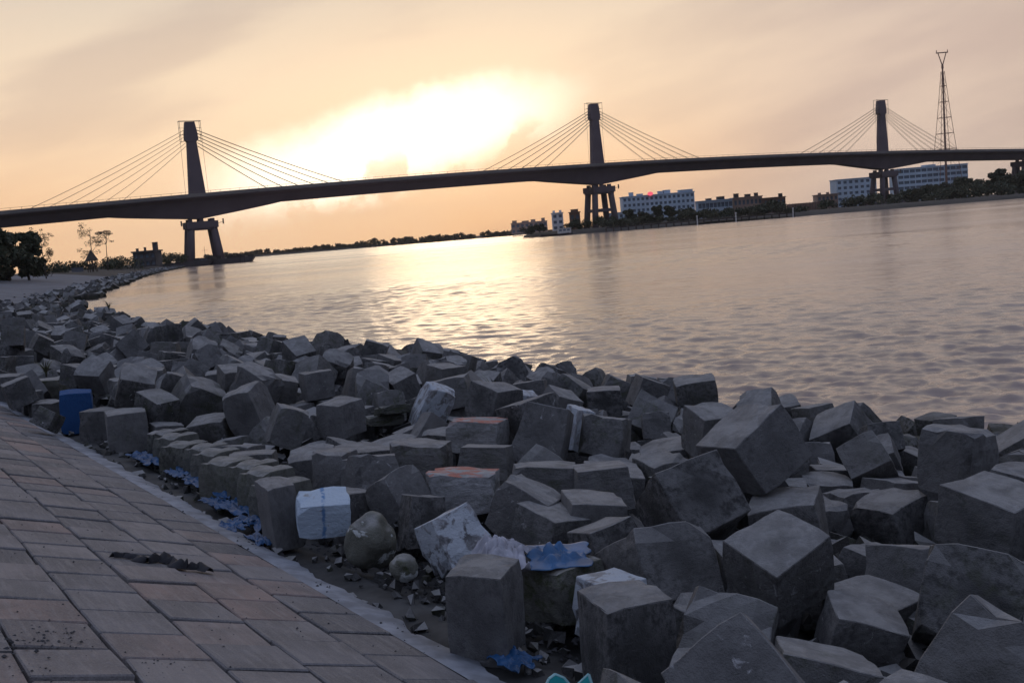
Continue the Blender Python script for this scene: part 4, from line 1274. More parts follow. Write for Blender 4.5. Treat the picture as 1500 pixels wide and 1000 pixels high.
(-11068,21887,1310,0.194,-0.659,0.371,0.625,37,35,41,''),
(-4180,26843,238,0.861,-0.228,-0.228,0.394,50,50,50,''),
(-4518,27591,359,0.295,-0.079,-0.91,0.279,41,47,41,''),
(-5596,27332,504,0.072,0.758,-0.648,-0.013,46,44,46,''),
(-9420,24850,1152,0.107,0.292,0.71,0.631,41,41,41,''),
(-9167,25415,1160,0.304,-0.661,-0.57,0.382,37,37,41,''),
(-9488,26147,1065,0.17,0.942,-0.281,-0.069,37,37,37,''),
(-8142,27029,873,0.545,-0.297,0.78,0.082,50,48,40,''),
(-6882,27811,649,0.199,-0.491,0.662,-0.529,41,41,33,''),
(-5946,28528,325,0.909,-0.345,0.006,-0.235,50,57,55,''),
(-12171,24698,1318,0.163,0.187,-0.695,0.675,46,44,51,''),
(-10834,25413,1288,0.08,-0.137,-0.52,0.839,50,48,40,''),
(-13176,25014,1741,0.317,-0.363,0.648,-0.59,50,48,55,''),
(-8066,28402,883,0.224,0.384,0.739,0.506,37,42,41,''),
(-10979,27189,1141,0.634,0.191,0.746,-0.072,37,37,37,''),
(-8174,29197,671,0.164,0.369,-0.915,0.021,46,46,46,''),
(-6464,30170,278,0.362,0.716,-0.541,-0.25,44,51,44,''),
(-12926,26959,1298,0.129,0.561,-0.454,0.68,50,48,55,''),
(-11102,28712,1103,0.949,-0.187,0.108,-0.23,37,37,41,''),
(-6684,33688,-51,0.088,0.962,0.259,-0.018,50,57,40,''),
(-9774,30131,876,0.397,0.249,-0.635,-0.614,46,53,37,''),
(-14541,27414,1422,0.572,-0.362,0.643,0.357,50,48,55,''),
(-13540,28091,1268,0.21,-0.395,0.374,0.812,44,44,35,''),
(-13758,26784,1294,0.628,-0.504,-0.391,0.446,50,48,50,''),
(-8810,31732,519,0.529,-0.163,-0.202,0.808,44,42,44,''),
(-14613,28143,1282,0.245,-0.427,-0.521,0.698,46,46,46,''),
(-14129,29203,1277,0.073,0.915,0.397,-0.001,41,47,45,''),
(-10957,31447,882,0.431,-0.385,-0.462,-0.672,41,41,45,''),
(-12354,30390,1062,0.773,-0.085,0.628,0.036,50,50,55,''),
(-13473,30644,1211,0.732,0.323,0.582,-0.145,37,42,41,''),
(-12538,30893,1191,0.452,-0.044,-0.285,0.845,35,40,28,''),
(-10882,33504,768,0.532,-0.232,0.55,0.601,46,44,37,''),
(-16290,30752,1316,0.437,0.591,-0.315,0.6,50,48,50,''),
(-10740,35056,589,0.654,0.462,-0.59,-0.102,46,53,37,''),
(-11311,34774,668,0.987,-0.037,0.085,-0.131,46,53,51,''),
(-16724,31987,1338,0.069,0.838,0.035,0.54,50,50,40,''),
(-16371,31462,1251,0.588,-0.315,0.626,0.403,44,42,48,''),
(-11811,34900,772,0.761,0.627,0.069,-0.153,46,53,51,''),
(-17209,32572,1299,0.883,-0.326,-0.2,0.271,37,42,37,''),
(-16752,32907,1274,0.401,-0.601,-0.691,0.015,46,44,46,''),
(-17361,33433,1215,0.749,-0.578,-0.274,-0.174,39,45,43,''),
(-18280,33285,1333,0.602,0.031,-0.29,-0.744,41,47,41,''),
(-13390,36753,896,0.629,-0.195,-0.605,-0.448,46,46,51,''),
(-18401,32757,1442,0.41,-0.541,-0.682,-0.273,41,41,41,''),
(-17061,34143,1389,0.678,0.222,-0.639,0.289,39,37,39,''),
(-15589,35723,1100,0.033,0.906,0.399,-0.14,50,50,50,''),
(-12409,37967,516,0.551,-0.32,0.725,0.261,41,47,41,''),
(-18853,33391,1316,0.253,-0.28,-0.923,-0.076,37,42,30,''),
(-18131,34168,1297,0.842,-0.176,0.493,0.132,41,41,41,''),
(-15766,36509,1006,0.098,0.417,-0.404,-0.808,41,41,41,''),
(-19397,34527,1471,0.048,0.931,0.281,-0.228,46,46,46,''),
(-18441,34524,1411,0.071,-0.291,0.66,-0.689,44,44,44,''),
(-17517,36015,1238,0.625,-0.258,0.73,0.1,44,44,44,''),
(-15946,36984,1062,0.632,-0.665,0.354,-0.18,44,42,48,''),
(-12738,38696,472,0.653,-0.444,-0.479,-0.384,44,42,44,''),
(-18402,35168,1261,0.043,0.12,0.912,0.39,50,48,50,''),
(-18495,36337,1140,0.51,0.713,-0.476,0.069,46,44,46,''),
(-19255,35602,1264,0.393,-0.337,-0.221,-0.827,37,37,37,''),
(-18512,37398,1096,0.142,0.421,0.862,-0.243,50,57,50,''),
]
NAMED = {
'post_near': ('block', None, 0),
'post_edge': ('block', None, 0),
'slab_upright': ('block', None, 0),
'white_block': ('block_white', None, 1),
'upright_left': ('block', None, 0),
'tilt_big': ('block', None, 1),
'upright_mid': ('block', None, 0),
'lean_a': ('block', None, 5),
'lean_b': ('block', None, 5),
'light_a': ('block', None, 3),
'light_b': ('block', None, 3),
'flat_top': ('block', None, 3),
'chute': ('block', None, 5),
'chunk_a': ('block', None, 6),
'red_wide': ('block_red', None, 3),
'drip': ('block_pale', None, 6),
'diamond': ('block', None, 1),
'red_white': ('block_red', None, 1),
'mid_a': ('block', None, 2),
'big_point': ('block', None, 2),
'box_a': ('block', None, 1),
'box_b': ('block', None, 2),
'dark_a': ('block', None, 0),
'dark_b': ('block', None, 0),
'edge_c': ('block', None, 6),
'blue_top': ('block_green', None, 1),
'pale_rock': ('block_pale', None, 6),
'light_diag': ('block_pale', None, 5),
'pale_a': ('block_pale', None, 6),
'dome': ('block', None, 6),
'pale_slab': ('block_pale', None, 0),
'grey_r': ('block', None, 3),
'row_a': ('block', None, 0),
'row_b': ('block', None, 1),
'row_c': ('block_green', None, 1),
'row_d': ('block', None, 0),
'house_a': ('block', None, 5),
'flat_stack': ('block_green', None, 1),
'flat_stack2': ('block_green', None, 1),
'green_row': ('block_green', None, 1),
}
LABELS = [
'leaning block, fourth out from the tall clean block towards the water',
'tall square concrete block nearest the viewer on the river side of the paving',
'tall upright clean-topped block standing at the paving edge',
'tipped block, first from the right in the third rank out from the paving',
'leaning block, first out from the chamfered block away from the bridge',
'tipped block, first from the right in the fourth rank out from the paving',
'tipped block, first out from the diamond-tilted block away from the bridge',
'tipped block, second out from the tall clean block towards the water',
'level block, fifth out from the chamfered block away from the bridge',
'tipped block, fifth out from the tall clean block away from the bridge',
'leaning block, fifth out from the tall clean block towards the water',
'level block, first from the right in the eighth rank out from the paving',
'tilted block with white drips running down its broken edge',
'leaning block, fifth out from the chamfered block towards the water',
'brownish block under the blue plastic sheet',
'tipped block, first out from the tall clean block away from the bridge',
'leaning block, fourth out from the tall clean block away from the bridge',
'dark block set cornerwise behind the rubble sack',
'white-painted concrete block with a blue streak, overhanging a dark gap',
'largest pointed grey block rising out of the heap',
'narrow upright concrete block propping the white-painted block',
'wide flat block smeared with a brick-red dusting on top',
'block tilted like a diamond with a pale chipped upper edge',
'leaning block, first from the right in the fifth rank out from the paving',
'mottled grey block beyond the thin pale slab',
'level block, second out from the chamfered block away from the bridge',
'flat-topped block beside the box-shaped one, with a chamfered top',
'steeply tilted block with a smooth sloping face behind the rounded stone',
'level block, second from the right in the fourth rank out from the paving',
'tall block leaning beside the big tipped block',
'tipped block, third from the right in the eighth rank out from the paving',
'broken grey block leaning between the rounded stone and the drip-stained block',
'tipped block, second from the right in the eleventh rank out from the paving',
'cube-shaped grey block standing square with one corner towards the viewer',
'rough grey block leaning towards the viewer behind the blue plastic sheet',
'pale rounded block behind the nearest tall block',
'long block with a red and white stained top in the third rank',
'wide block with a broad flat light top in the second rank',
'pale rough-topped block next to the white-painted block, tilted back',
'big grey block tipped on its corner above the mossy row',
'mossy upright block, ninth of the tight row counting from the blue painted block',
'leaning block, second out from the pale diagonal block away from the bridge',
'mossy upright block, sixth of the tight row counting from the blue painted block',
'grey block leaning over behind the mossy row',
'leaning block, fourth out from the mottled block away from the bridge',
'dark square block behind the blue plastic sheet',
'upright grey block next to the blue painted one, on the viewer side',
'level block, first out from the white-painted block towards the bridge',
'low flat-topped block between the two red-stained blocks',
'leaning block, first out from the big tipped block towards the paving',
'light grey block right behind the white-painted block',
'leaning block, second out from the big tipped block towards the water',
'leaning block, second out from the upright block by the painted block towards the water',
'low box-shaped block at the foot of the largest pointed block',
'pale block leaning diagonally, halfway to the water',
'level block, third from the right in the eleventh rank out from the paving',
'mossy upright block, eighth of the tight row counting from the blue painted block',
'mossy upright block, third of the tight row counting from the blue painted block',
'level block, third out from the upright block by the painted block towards the water',
'level block, third out from the chamfered block towards the water',
'level block, third out from the roof-shaped block towards the bridge',
'level block, fifth out from the cornerwise cube away from the bridge',
'tipped block, fourth out from the mottled block towards the water',
'level block, seventh from the left in the ninth rank out from the paving',
'leaning block, fourth out from the last front-row block away from the bridge',
'level block, third out from the mottled block away from the bridge',
'mossy upright block, seventh of the tight row counting from the blue painted block',
'mossy upright block, fifth of the tight row counting from the blue painted block',
'leaning block, first out from the largest pointed block towards the bridge',
'level block, fifth from the right in the eighth rank out from the paving',
'leaning block, second out from the roof-shaped block towards the water',
'leaning block, third out from the mottled block towards the water',
'leaning block, fourth from the right in the eleventh rank out from the paving',
'tipped block, eighth from the left in the second rank out from the paving',
'tipped block, second out from the upright block by the painted block towards the bridge',
'tipped block, sixteenth from the left in the seventh rank out from the paving',
'leaning block, third from the right in the tenth rank out from the paving',
'leaning block, first from the right in the second rank out from the paving',
'tipped block, thirteenth from the left in the seventh rank out from the paving',
'mossy upright block, second of the tight row counting from the blue painted block',
'level block, third out from the roof-shaped block towards the water',
'leaning block, fifth out from the mottled block towards the water',
'leaning block, third out from the diamond-tilted block away from the bridge',
'block with a rounded upper corner beside the bluish white block',
'leaning block, third out from the chamfered block away from the bridge',
'level block, first out from the pale diagonal block towards the water',
'tipped block, eighth from the left in the fifth rank out from the paving',
'tipped block, eleventh from the left in the sixth rank out from the paving',
'leaning block, first from the left in the second rank out from the paving',
'mossy upright block, fourth of the tight row counting from the blue painted block',
'level block, fifth from the left in the sixth rank out from the paving',
'level block, fourth out from the chamfered block towards the water',
'tipped block, fourth from the right in the tenth rank out from the paving',
'leaning block, fourth out from the pale diagonal block towards the bridge',
'block standing on its edge like a pitched roof',
'level block, first from the right in the seventh rank out from the paving',
'leaning block, second from the right in the eighth rank out from the paving',
'tipped block, third from the left in the twelfth rank out from the paving',
'level block, fourth out from the chamfered block away from the bridge',
'tipped block, fourth from the left in the eleventh rank out from the paving',
'leaning block, first from the right in the tenth rank out from the paving',
'tipped block, twelfth from the left in the fifth rank out from the paving',
'level block, fourth out from the cornerwise cube towards the paving',
'leaning block, second out from the mottled block away from the bridge',
'tipped block, first out from the pale diagonal block away from the bridge',
'tipped block, fifth out from the pale diagonal block towards the water',
'level block, second out from the cornerwise cube towards the paving',
'tipped block, second out from the cornerwise cube towards the bridge',
'tipped block, second out from the roof-shaped block away from the bridge',
'leaning block, fifth from the right in the tenth rank out from the paving',
'leaning block, first from the right in the fourteenth rank out from the paving',
'thin flat slab lying in the heap under another',
'leaning block, third out from the big tipped block towards the water',
'tipped block, first out from the largest pointed block away from the bridge',
'tipped block, first from the left in the third rank out from the paving',
'tipped block, third out from the tall clean block away from the bridge',
'mossy upright block, first of the tight row counting from the blue painted block',
'leaning block, eighth from the right in the eleventh rank out from the paving',
'level block, first out from the chamfered block towards the bridge',
'level block, first out from the cornerwise cube towards the bridge',
'leaning block, second from the right in the fourteenth rank out from the paving',
'thin pale-edged slab lying on another slab',
'leaning block, second from the left in the twelfth rank out from the paving',
'tipped block, fifth out from the last front-row block towards the bridge',
'leaning block, tenth from the left in the eighth rank out from the paving',
'tipped block, seventh from the left in the sixth rank out from the paving',
'level block, fourth out from the cornerwise cube away from the bridge',
'leaning block, fifth out from the big tipped block towards the water',
'level block, second from the right in the fifteenth rank out from the paving',
'tipped block, fifth from the right in the eleventh rank out from the paving',
'leaning block, first from the right in the eleventh rank out from the paving',
'leaning block, first out from the tall clean block towards the water',
'tipped block, sixth from the right in the tenth rank out from the paving',
'tipped block, first from the right in the ninth rank out from the paving',
'leaning block, third out from the last front-row block away from the bridge',
'leaning block, first out from the big tipped block towards the bridge',
'leaning block, second out from the roof-shaped block towards the bridge',
'level block, second out from the last front-row block towards the bridge',
'leaning block, fifth out from the roof-shaped block towards the water',
'leaning block, third out from the cornerwise cube towards the bridge',
'tipped block, first out from the last front-row block towards the bridge',
'leaning block, fourth out from the roof-shaped block towards the water',
'tipped block, thirteenth from the left in the fourth rank out from the paving',
'leaning block, fourth from the left in the fourth rank out from the paving',
'leaning block, first out from the big tipped block towards the water',
'leaning block, fourth from the left in the sixth rank out from the paving',
'leaning block, fourth from the right in the ninth rank out from the paving',
'tipped block, first from the right in the sixteenth rank out from the paving',
'tipped block, fourth from the left in the eighth rank out from the paving',
'level block, third out from the pale diagonal block away from the bridge',
'thin pale slab standing on edge beside the domed block',
'tipped block, fifth from the left in the tenth rank out from the paving',
'leaning block, third from the right in the fourteenth rank out from the paving',
'leaning block, third out from the tall clean block towards the water',
'leaning block, second from the right in the twelfth rank out from the paving',
'leaning block, first out from the mottled block away from the bridge',
'level block, second out from the tall clean block away from the bridge',
'leaning block, seventh from the right in the eleventh rank out from the paving',
'leaning block, second from the left in the first rank out from the paving',
'leaning block, third from the left in the third rank out from the paving',
'level block, second out from the pale diagonal block towards the water',
'tipped block, tenth from the left in the seventh rank out from the paving',
'leaning block, second out from the diamond-tilted block away from the bridge',
'tipped block, third from the left in the fifteenth rank out from the paving',
'level block, third out from the cornerwise cube towards the paving',
'leaning block, seventh from the left in the eleventh rank out from the paving',
'farthest block of the front row along the paving',
'level block, first from the left in the fourth rank out from the paving',
'level block, first out from the upright block by the painted block towards the water',
'level block, first out from the cornerwise cube away from the bridge',
'leaning block, third from the left in the fifth rank out from the paving',
'tipped block, eighth from the left in the eleventh rank out from the paving',
'leaning block, tenth from the left in the fifth rank out from the paving',
'leaning block, second from the right in the thirteenth rank out from the paving',
'tipped block, third out from the last front-row block towards the bridge',
'leaning block, sixth from the left in the tenth rank out from the paving',
'tipped block, first out from the last front-row block away from the bridge',
'leaning block, seventh from the left in the eighth rank out from the paving',
'leaning block, sixth from the right in the eleventh rank out from the paving',
'leaning block, first from the right in the thirteenth rank out from the paving',
'leaning block, second out from the cornerwise cube away from the bridge',
'tipped block, fourteenth from the left in the fifth rank out from the paving',
'leaning block, sixth from the left in the eleventh rank out from the paving',
'leaning block, sixth from the left in the fifth rank out from the paving',
'leaning block, third from the left in the sixth rank out from the paving',
'tipped block, third from the left in the fourteenth rank out from the paving',
'tipped block, second from the left in the fifteenth rank out from the paving',
'level block, second out from the chamfered block towards the water',
'leaning block, tenth from the left in the fourth rank out from the paving',
'leaning block, fifth from the left in the eleventh rank out from the paving',
'tipped block, seventh from the left in the seventh rank out from the paving',
'leaning block, first from the right in the fifteenth rank out from the paving',
'level block, second out from the roof-shaped block towards the paving',
'leaning block, ninth from the left in the seventh rank out from the paving',
'leaning block, fifth out from the roof-shaped block towards the bridge',
'tipped block, second out from the big tipped block towards the bridge',
'leaning block, first out from the pale diagonal block towards the paving',
'tipped block, third out from the last front-row block towards the water',
'tipped block, second out from the last front-row block towards the water',
'leaning block, first out from the last front-row block towards the water',
'level block, eleventh from the left in the fourth rank out from the paving',
'level block, fourth out from the last front-row block towards the bridge',
'tipped block, sixth from the left in the eighth rank out from the paving',
'tipped block, eighth from the right in the tenth rank out from the paving',
'tipped block, first from the right in the twelfth rank out from the paving',
'leaning block, second from the left in the fourth rank out from the paving',
'tipped block, second from the left in the ninth rank out from the paving',
'leaning block, fourth from the left in the seventh rank out from the paving',
'tipped block, second from the left in the fifth rank out from the paving',
'tipped block, second out from the mottled block towards the water',
'leaning block, first out from the mottled block towards the bridge',
'tipped block, fifth out from the last front-row block towards the water',
'leaning block, first from the left in the sixth rank out from the paving',
'tipped block, eighth from the left in the sixth rank out from the paving',
'level block, second from the left in the thirteenth rank out from the paving',
'tipped block, third from the left in the thirteenth rank out from the paving',
'level block, fourth out from the big tipped block towards the bridge',
'leaning block, twelfth from the left in the seventh rank out from the paving',
'small bluish white block standing behind the largest pointed block',
'leaning block, second out from the mottled block towards the bridge',
'leaning block, fourth from the left in the tenth rank out from the paving',
'level block, ninth from the left in the eighth rank out from the paving',
'tipped block, twelfth from the left in the fourth rank out from the paving',
'leaning block, third from the left in the fourth rank out from the paving',
'leaning block, fifth from the left in the fourth rank out from the paving',
'tipped block, fifth from the left in the eighth rank out from the paving',
'tipped block, first from the left in the fifth rank out from the paving',
'level block, first out from the mottled block towards the water',
'tipped block, third out from the pale diagonal block towards the water',
'level block, second out from the pale diagonal block towards the bridge',
'leaning block, first from the left in the eleventh rank out from the paving',
'tipped block, third out from the mottled block towards the bridge',
'leaning block, first from the left in the fourteenth rank out from the paving',
'leaning block, third from the right in the thirteenth rank out from the paving',
'leaning block, fourth from the left in the ninth rank out from the paving',
'level block, fifth out from the big tipped block towards the bridge',
'tipped block, first from the left in the ninth rank out from the paving',
'leaning block, first from the left in the seventh rank out from the paving',
'tipped block, first from the left in the eighth rank out from the paving',
'leaning block, fifth out from the mottled block away from the bridge',
'tipped block, fourth out from the roof-shaped block towards the bridge',
'level block, second from the left in the second rank out from the paving',
'level block, eleventh from the left in the fifth rank out from the paving',
'square block in the upper row behind the upright block by the painted block',
'leaning block, first out from the chamfered block towards the water',
'tipped block, first from the left in the thirteenth rank out from the paving',
'tipped block, third out from the big tipped block towards the bridge',
'leaning block, second from the left in the fourteenth rank out from the paving',
'leaning block, third from the left in the ninth rank out from the paving',
'leaning block, fourth out from the last front-row block towards the water',
'tipped block, second from the left in the sixth rank out from the paving',
'tipped block, fourteenth from the left in the seventh rank out from the paving',
'leaning block, second from the left in the sixteenth rank out from the paving',
'leaning block, fourth from the left in the fifth rank out from the paving',
'tipped block, second from the left in the eleventh rank out from the paving',
'tipped block, fourth from the left in the thirteenth rank out from the paving',
'leaning block, third from the left in the tenth rank out from the paving',
'tipped block, fifth from the left in the fifth rank out from the paving',
'level block, second out from the last front-row block away from the bridge',
'leaning block, first from the left in the tenth rank out from the paving',
'leaning block, first from the left in the sixteenth rank out from the paving',
'level block, second from the left in the seventh rank out from the paving',
'leaning block, second from the right in the tenth rank out from the paving',
'leaning block, first out from the pale diagonal block towards the bridge',
'level block, first out from the upright block by the painted block towards the bridge',
'level block, fifth out from the last front-row block away from the bridge',
'level block, first out from the roof-shaped block away from the bridge',
'level block, fourth out from the big tipped block towards the water',
'leaning block, fifteenth from the left in the seventh rank out from the paving',
'tipped block, sixth from the left in the fourth rank out from the paving',
'tipped block, ninth from the left in the tenth rank out from the paving',
'level block, sixth from the left in the sixth rank out from the paving',
'leaning block, second from the right in the ninth rank out from the paving',
'level block, first out from the roof-shaped block towards the bridge',
'tipped block, fourth from the right in the thirteenth rank out from the paving',
'leaning block, first from the left in the twelfth rank out from the paving',
'tipped block, eighth from the left in the seventh rank out from the paving',
'leaning block, third from the left in the eighth rank out from the paving',
'long dark mossy block in the front row beyond the blue painted block',
'tipped block, fourth out from the pale diagonal block towards the water',
'tipped block, eighth from the left in the eighth rank out from the paving',
'leaning block, second from the left in the third rank out from the paving',
'leaning block, third from the left in the eleventh rank out from the paving',
'tipped block, eighth from the left in the tenth rank out from the paving',
'leaning block, second from the left in the eighth rank out from the paving',
'level block, eleventh from the left in the eighth rank out from the paving',
'tipped block, second from the left in the tenth rank out from the paving',
'leaning block, fifth from the left in the seventh rank out from the paving',
'leaning block, first from the left in the fifteenth rank out from the paving',
'level block, first out from the roof-shaped block towards the water',
'leaning block, third from the left in the seventh rank out from the paving',
'leaning block, third out from the cornerwise cube away from the bridge',
'leaning block, first out from the cornerwise cube towards the paving',
'tipped block, sixth from the left in the third rank out from the paving',
'leaning block, third out from the pale diagonal block towards the bridge',
'leaning block, sixth from the left in the seventh rank out from the paving',
'leaning block, third from the right in the ninth rank out from the paving',
'tipped block, eleventh from the left in the seventh rank out from the paving',
'leaning block, seventh from the left in the fifth rank out from the paving',
'level block, first out from the roof-shaped block towards the paving',
]
G_BLOCK = 'concrete blocks tumbled along the embankment'
stuff_v, stuff_f, stuff_t = [], [], []
def low_block():
    bm = bmesh.new(); bmesh.ops.create_cube(bm, size=1.0)
    bmesh.ops.bevel(bm, geom=list(bm.edges), offset=0.025, segments=1, affect='EDGES')
    bm.verts.ensure_lookup_table()
    vv = [v.co.copy() for v in bm.verts]; ff = [[v.index for v in f.verts] for f in bm.faces]; bm.free()
    return vv, ff
LV, LF = low_block()
def add_stuff(t, q, d):
    n = len(stuff_v); rot = q.to_matrix(); tn = rng.random()
    for c in LV:
        j = Vector((c.x * d[0], c.y * d[1], c.z * d[2])) * (1 + rng.uniform(-.06, .06))
        stuff_v.append(tuple(rot @ j + t))
    for f in LF: stuff_f.append([n + i for i in f]); stuff_t.append(tn)
for i, (x, y, z, a, b_, c, d_, sx, sy, sz, nm) in enumerate(BLOCKS):
    t = Vector((x, y, z)) / 1000.0; q = Quaternion((a, b_, c, d_)).normalized(); dm = (sx / 100, sy / 100, sz / 100)
    if i < 300:
        mk, lab, vi = NAMED.get(nm, ('block', None, None))
        if vi is None: vi = [0, 1, 2, 3, 4, 5, 0, 1][i % 8]
        o = bpy.data.objects.new('concrete_block', bmesh_mat(vi, mk))
        o.location = t; o.rotation_mode = 'QUATERNION'; o.rotation_quaternion = q; o.scale = dm
        col.objects.link(o)
        tag(o, LABELS[i], 'concrete block', G_BLOCK)
    else: add_stuff(t, q, dm)
# the heap goes on along the shore beyond, too far to tell the blocks apart
v = 46.0
while v < 112:
    w = 0.6 + rng.random() * .5
    while w < shore_w(v) + .2:
        if rng.random() < .9:
            s = rng.choice([.46, .52, .56, .6])
            q = Quaternion((rng.gauss(0, 1), rng.gauss(0, 1), rng.gauss(0, 1), rng.gauss(0, 1))).normalized()
            add_stuff(P(w + rng.uniform(-.2, .2), v + rng.uniform(-.25, .25), max(-.1, bed_z(w, v)) + .22 + .4 * (rng.random() < .3)), q, (s, s, s * rng.choice([.8, 1])))
        w += .72 + (v - 46) * .006
    v += .72 + (v - 46) * .008
# dark stones at the foot of the beach
for i in range(1, len(st) - 5):
    a, b = Vector((*st[i], 0)), Vector((*st[i + 1], 0)); L = (b - a).length
    for k in range(int(L * 2.0)):
        q_ = a.lerp(b, k / (L * 2.0)); s = rng.uniform(.5, 1.1); d = rng.uniform(-1.5, 3.5)
        add_stuff(Vector((q_.x - N.x * d, q_.y - N.y * d, 0.14 * max(d, 0) + .1)), Quaternion((rng.gauss(0, 1), rng.gauss(0, 1), rng.gauss(0, 1), rng.gauss(0, 1))).normalized(), (s, s, s * .7))
me = bpy.data.meshes.new('block_mass'); me.from_pydata(stuff_v, [], stuff_f)
at = me.attributes.new('tint', 'FLOAT', 'FACE'); at.data.foreach_set('value', stuff_t)
o = link('block_mass', me, M['block_stuff']); tag(o, 'far mass of grey concrete blocks along the shore', 'concrete blocks', G_BLOCK, 'stuff')

# rubble and chips lying in the gaps
rv_, rf_, rt_ = [], [], []
rr = random.Random(9)
for _ in range(5750):
    w = rr.uniform(.35, 8.5) if _ < 5200 else rr.uniform(.02, .8); v = -3 + 26 * rr.random() ** 1.5
    c = P(w, v, bed_z(w, v) + rr.uniform(.0, .22) * (w > .9)); s = rr.uniform(.03, .11) * (1 if rr.random() < .8 else 1.7) * (1 if w > .9 else .42)
    k = len(rv_); q = Quaternion((rr.gauss(0, 1), rr.gauss(0, 1), rr.gauss(0, 1), rr.gauss(0, 1))).normalized(); tn = rr.random()
    for x in (-1, 1):
        for y in (-1, 1):
            for z in (-1, 1): rv_.append(tuple(c + q @ Vector((x * s * rr.uniform(.5, 1.1), y * s * rr.uniform(.3, 1.1), z * s * rr.uniform(.15, .9)))))
    for f in ((0, 1, 3, 2), (4, 6, 7, 5), (0, 4, 5, 1), (2, 3, 7, 6), (0, 2, 6, 4), (1, 5, 7, 3)): rf_.append([k + i for i in f]); rt_.append(tn * .3)
me = bpy.data.meshes.new('rubble'); me.from_pydata(rv_, [], rf_)
at = me.attributes.new('tint', 'FLOAT', 'FACE'); at.data.foreach_set('value', rt_)
tag(link('rubble', me, M['block_stuff']), 'broken rubble and chips in the gaps between the blocks', 'rubble', kind='stuff')

# ------------------------------------------------------------------ picking real positions on known planes
def ray(x, y): return rv * ((x - 750) / 1500) + uv_ * ((500 - y) / 1500) + fw
def at(x, y, Y):
    d = ray(x, y); return cam.location + d * (Y / d.y)
def at_slope(x, y, lift=0.0):
    d = ray(x, y); nrm = basis.col[2]
    t = (SP(0, 0) - cam.location).dot(nrm) / d.dot(nrm)
    return cam.location + d * t + nrm * lift

def at_z(x, y, z):
    d = ray(x, y); return cam.location + d * ((z - CAM_H) / d.z)
M['wall_tan'] = plain('tan_plaster', (0.42, 0.30, 0.25), 0.9, 0.15, 0.1)
M['wall_white'] = plain('white_plaster', (0.68, 0.68, 0.70), 0.9, 0.12, 0.1)
M['wall_blue'] = plain('pale_blue_grey_plaster', (0.50, 0.60, 0.70), 0.9, 0.12, 0.08)
M['wall_brown'] = plain('brown_brick', (0.22, 0.13, 0.10), 0.9, 0.2, 0.3)
M['wall_dark'] = plain('sooty_concrete', (0.075, 0.07, 0.075), 0.9, 0.2, 0.3)
M['glass'] = plain('dark_window_glass', (0.10, 0.14, 0.19), 0.35, 0.2, 0.2)
M['wharf'] = plain('tarred_timber', (0.05, 0.042, 0.04), 0.9, 0.3, 0.5)
M['white_post'] = plain('white_painted_post', (0.6, 0.58, 0.55), 0.7, 0.1, 1.0)
M['hull'] = plain('dark_hull_paint', (0.045, 0.04, 0.045), 0.6, 0.2, 0.4)
M['thatch'] = plain('grey_thatch', (0.06, 0.05, 0.042), 0.95, 0.3, 2.0)
M['grid'] = plain('rusty_galvanised_steel', (0.26, 0.14, 0.10), 0.6, 0.15, 0.2)

# ------------------------------------------------------------------ far bank and its land
mb = MB()
bank = [(770, 520), (784, 500), (830, 478), (900, 462), (1040, 448), (1200, 452), (1300, 455), (1420, 457), (1500, 458), (1700, 460), (2300, 470)]
offs = [(-4, -.6), (0, 0.0), (3, .9), (9, 1.6), (25, 2.1), (160, 2.3), (1500, 2.5)]
for i, (px, Y) in enumerate(bank):
    c = at(px, 400, Y)
    for d, z in offs:
        q = Vector((c.x + (d * (.25 if i < 3 else 0)), c.y + d, z))
        q.z += .25 * noise.noise(Vector((q.x * .08, q.y * .08, 1))) if d > 0 else 0
        mb.v.append(tuple(q))
n = len(offs)
for i in range(len(bank) - 1):
    for j in range(n - 1):
        a = i * n + j; mb.f.append((a, a + n, a + n + 1, a + 1))
tag(mb.build('opposite_bank', M['bank'], smooth=True), 'low dark earth bank on the other side of the river', kind='structure')
mb = MB()
for px, Y in ((300, 880), (360, 900), (460, 950), (560, 1000), (660, 1050), (760, 1060), (900, 1060)):
    c = at(px, 360, Y)
    mb.v += [(c.x, c.y, -.3), (c.x, c.y + 8, 1.4), (c.x + (c.x * .9), c.y + 900, 2.0)]
for i in range(6):
    for j in range(2):
        a = i * 3 + j; mb.f.append((a, a + 3, a + 4, a + 1))
tag(mb.build('distant_shore', M['bank'], smooth=True), 'thin strip of distant shore', kind='structure')

# ------------------------------------------------------------------ foliage helpers
def leaf_mesh(name, clumps, n, size, r, mat, flat=0.75):
    """clumps: list of (centre, radius); n leaf faces spread through them"""
    v, f = [], []
    tot = sum(c[1] ** 2 for c in clumps)
    for c, rad in clumps:
        for _ in range(max(6, int(n * rad * rad / tot))):
            d = Vector((r.gauss(0, 1), r.gauss(0, 1), r.gauss(0, 1))).normalized() * rad * (r.random() ** 0.4)
            d.z *= flat
            p = c + d
            a = Vector((r.gauss(0, 1), r.gauss(0, 1), r.gauss(0, 1))).normalized(); b = a.orthogonal().normalized()
            b = (Quaternion(a, r.uniform(0, 6.28)) @ b)
            s = size * r.uniform(.6, 1.4); k = len(v)
            v += [tuple(p - a * s), tuple(p + b * s * .5), tuple(p + a * s), tuple(p - b * s * .5)]
            f.append((k, k + 1, k + 2, k + 3))
    me = bpy.data.meshes.new(name); me.from_pydata(v, [], f); me.materials.append(mat)
    return me
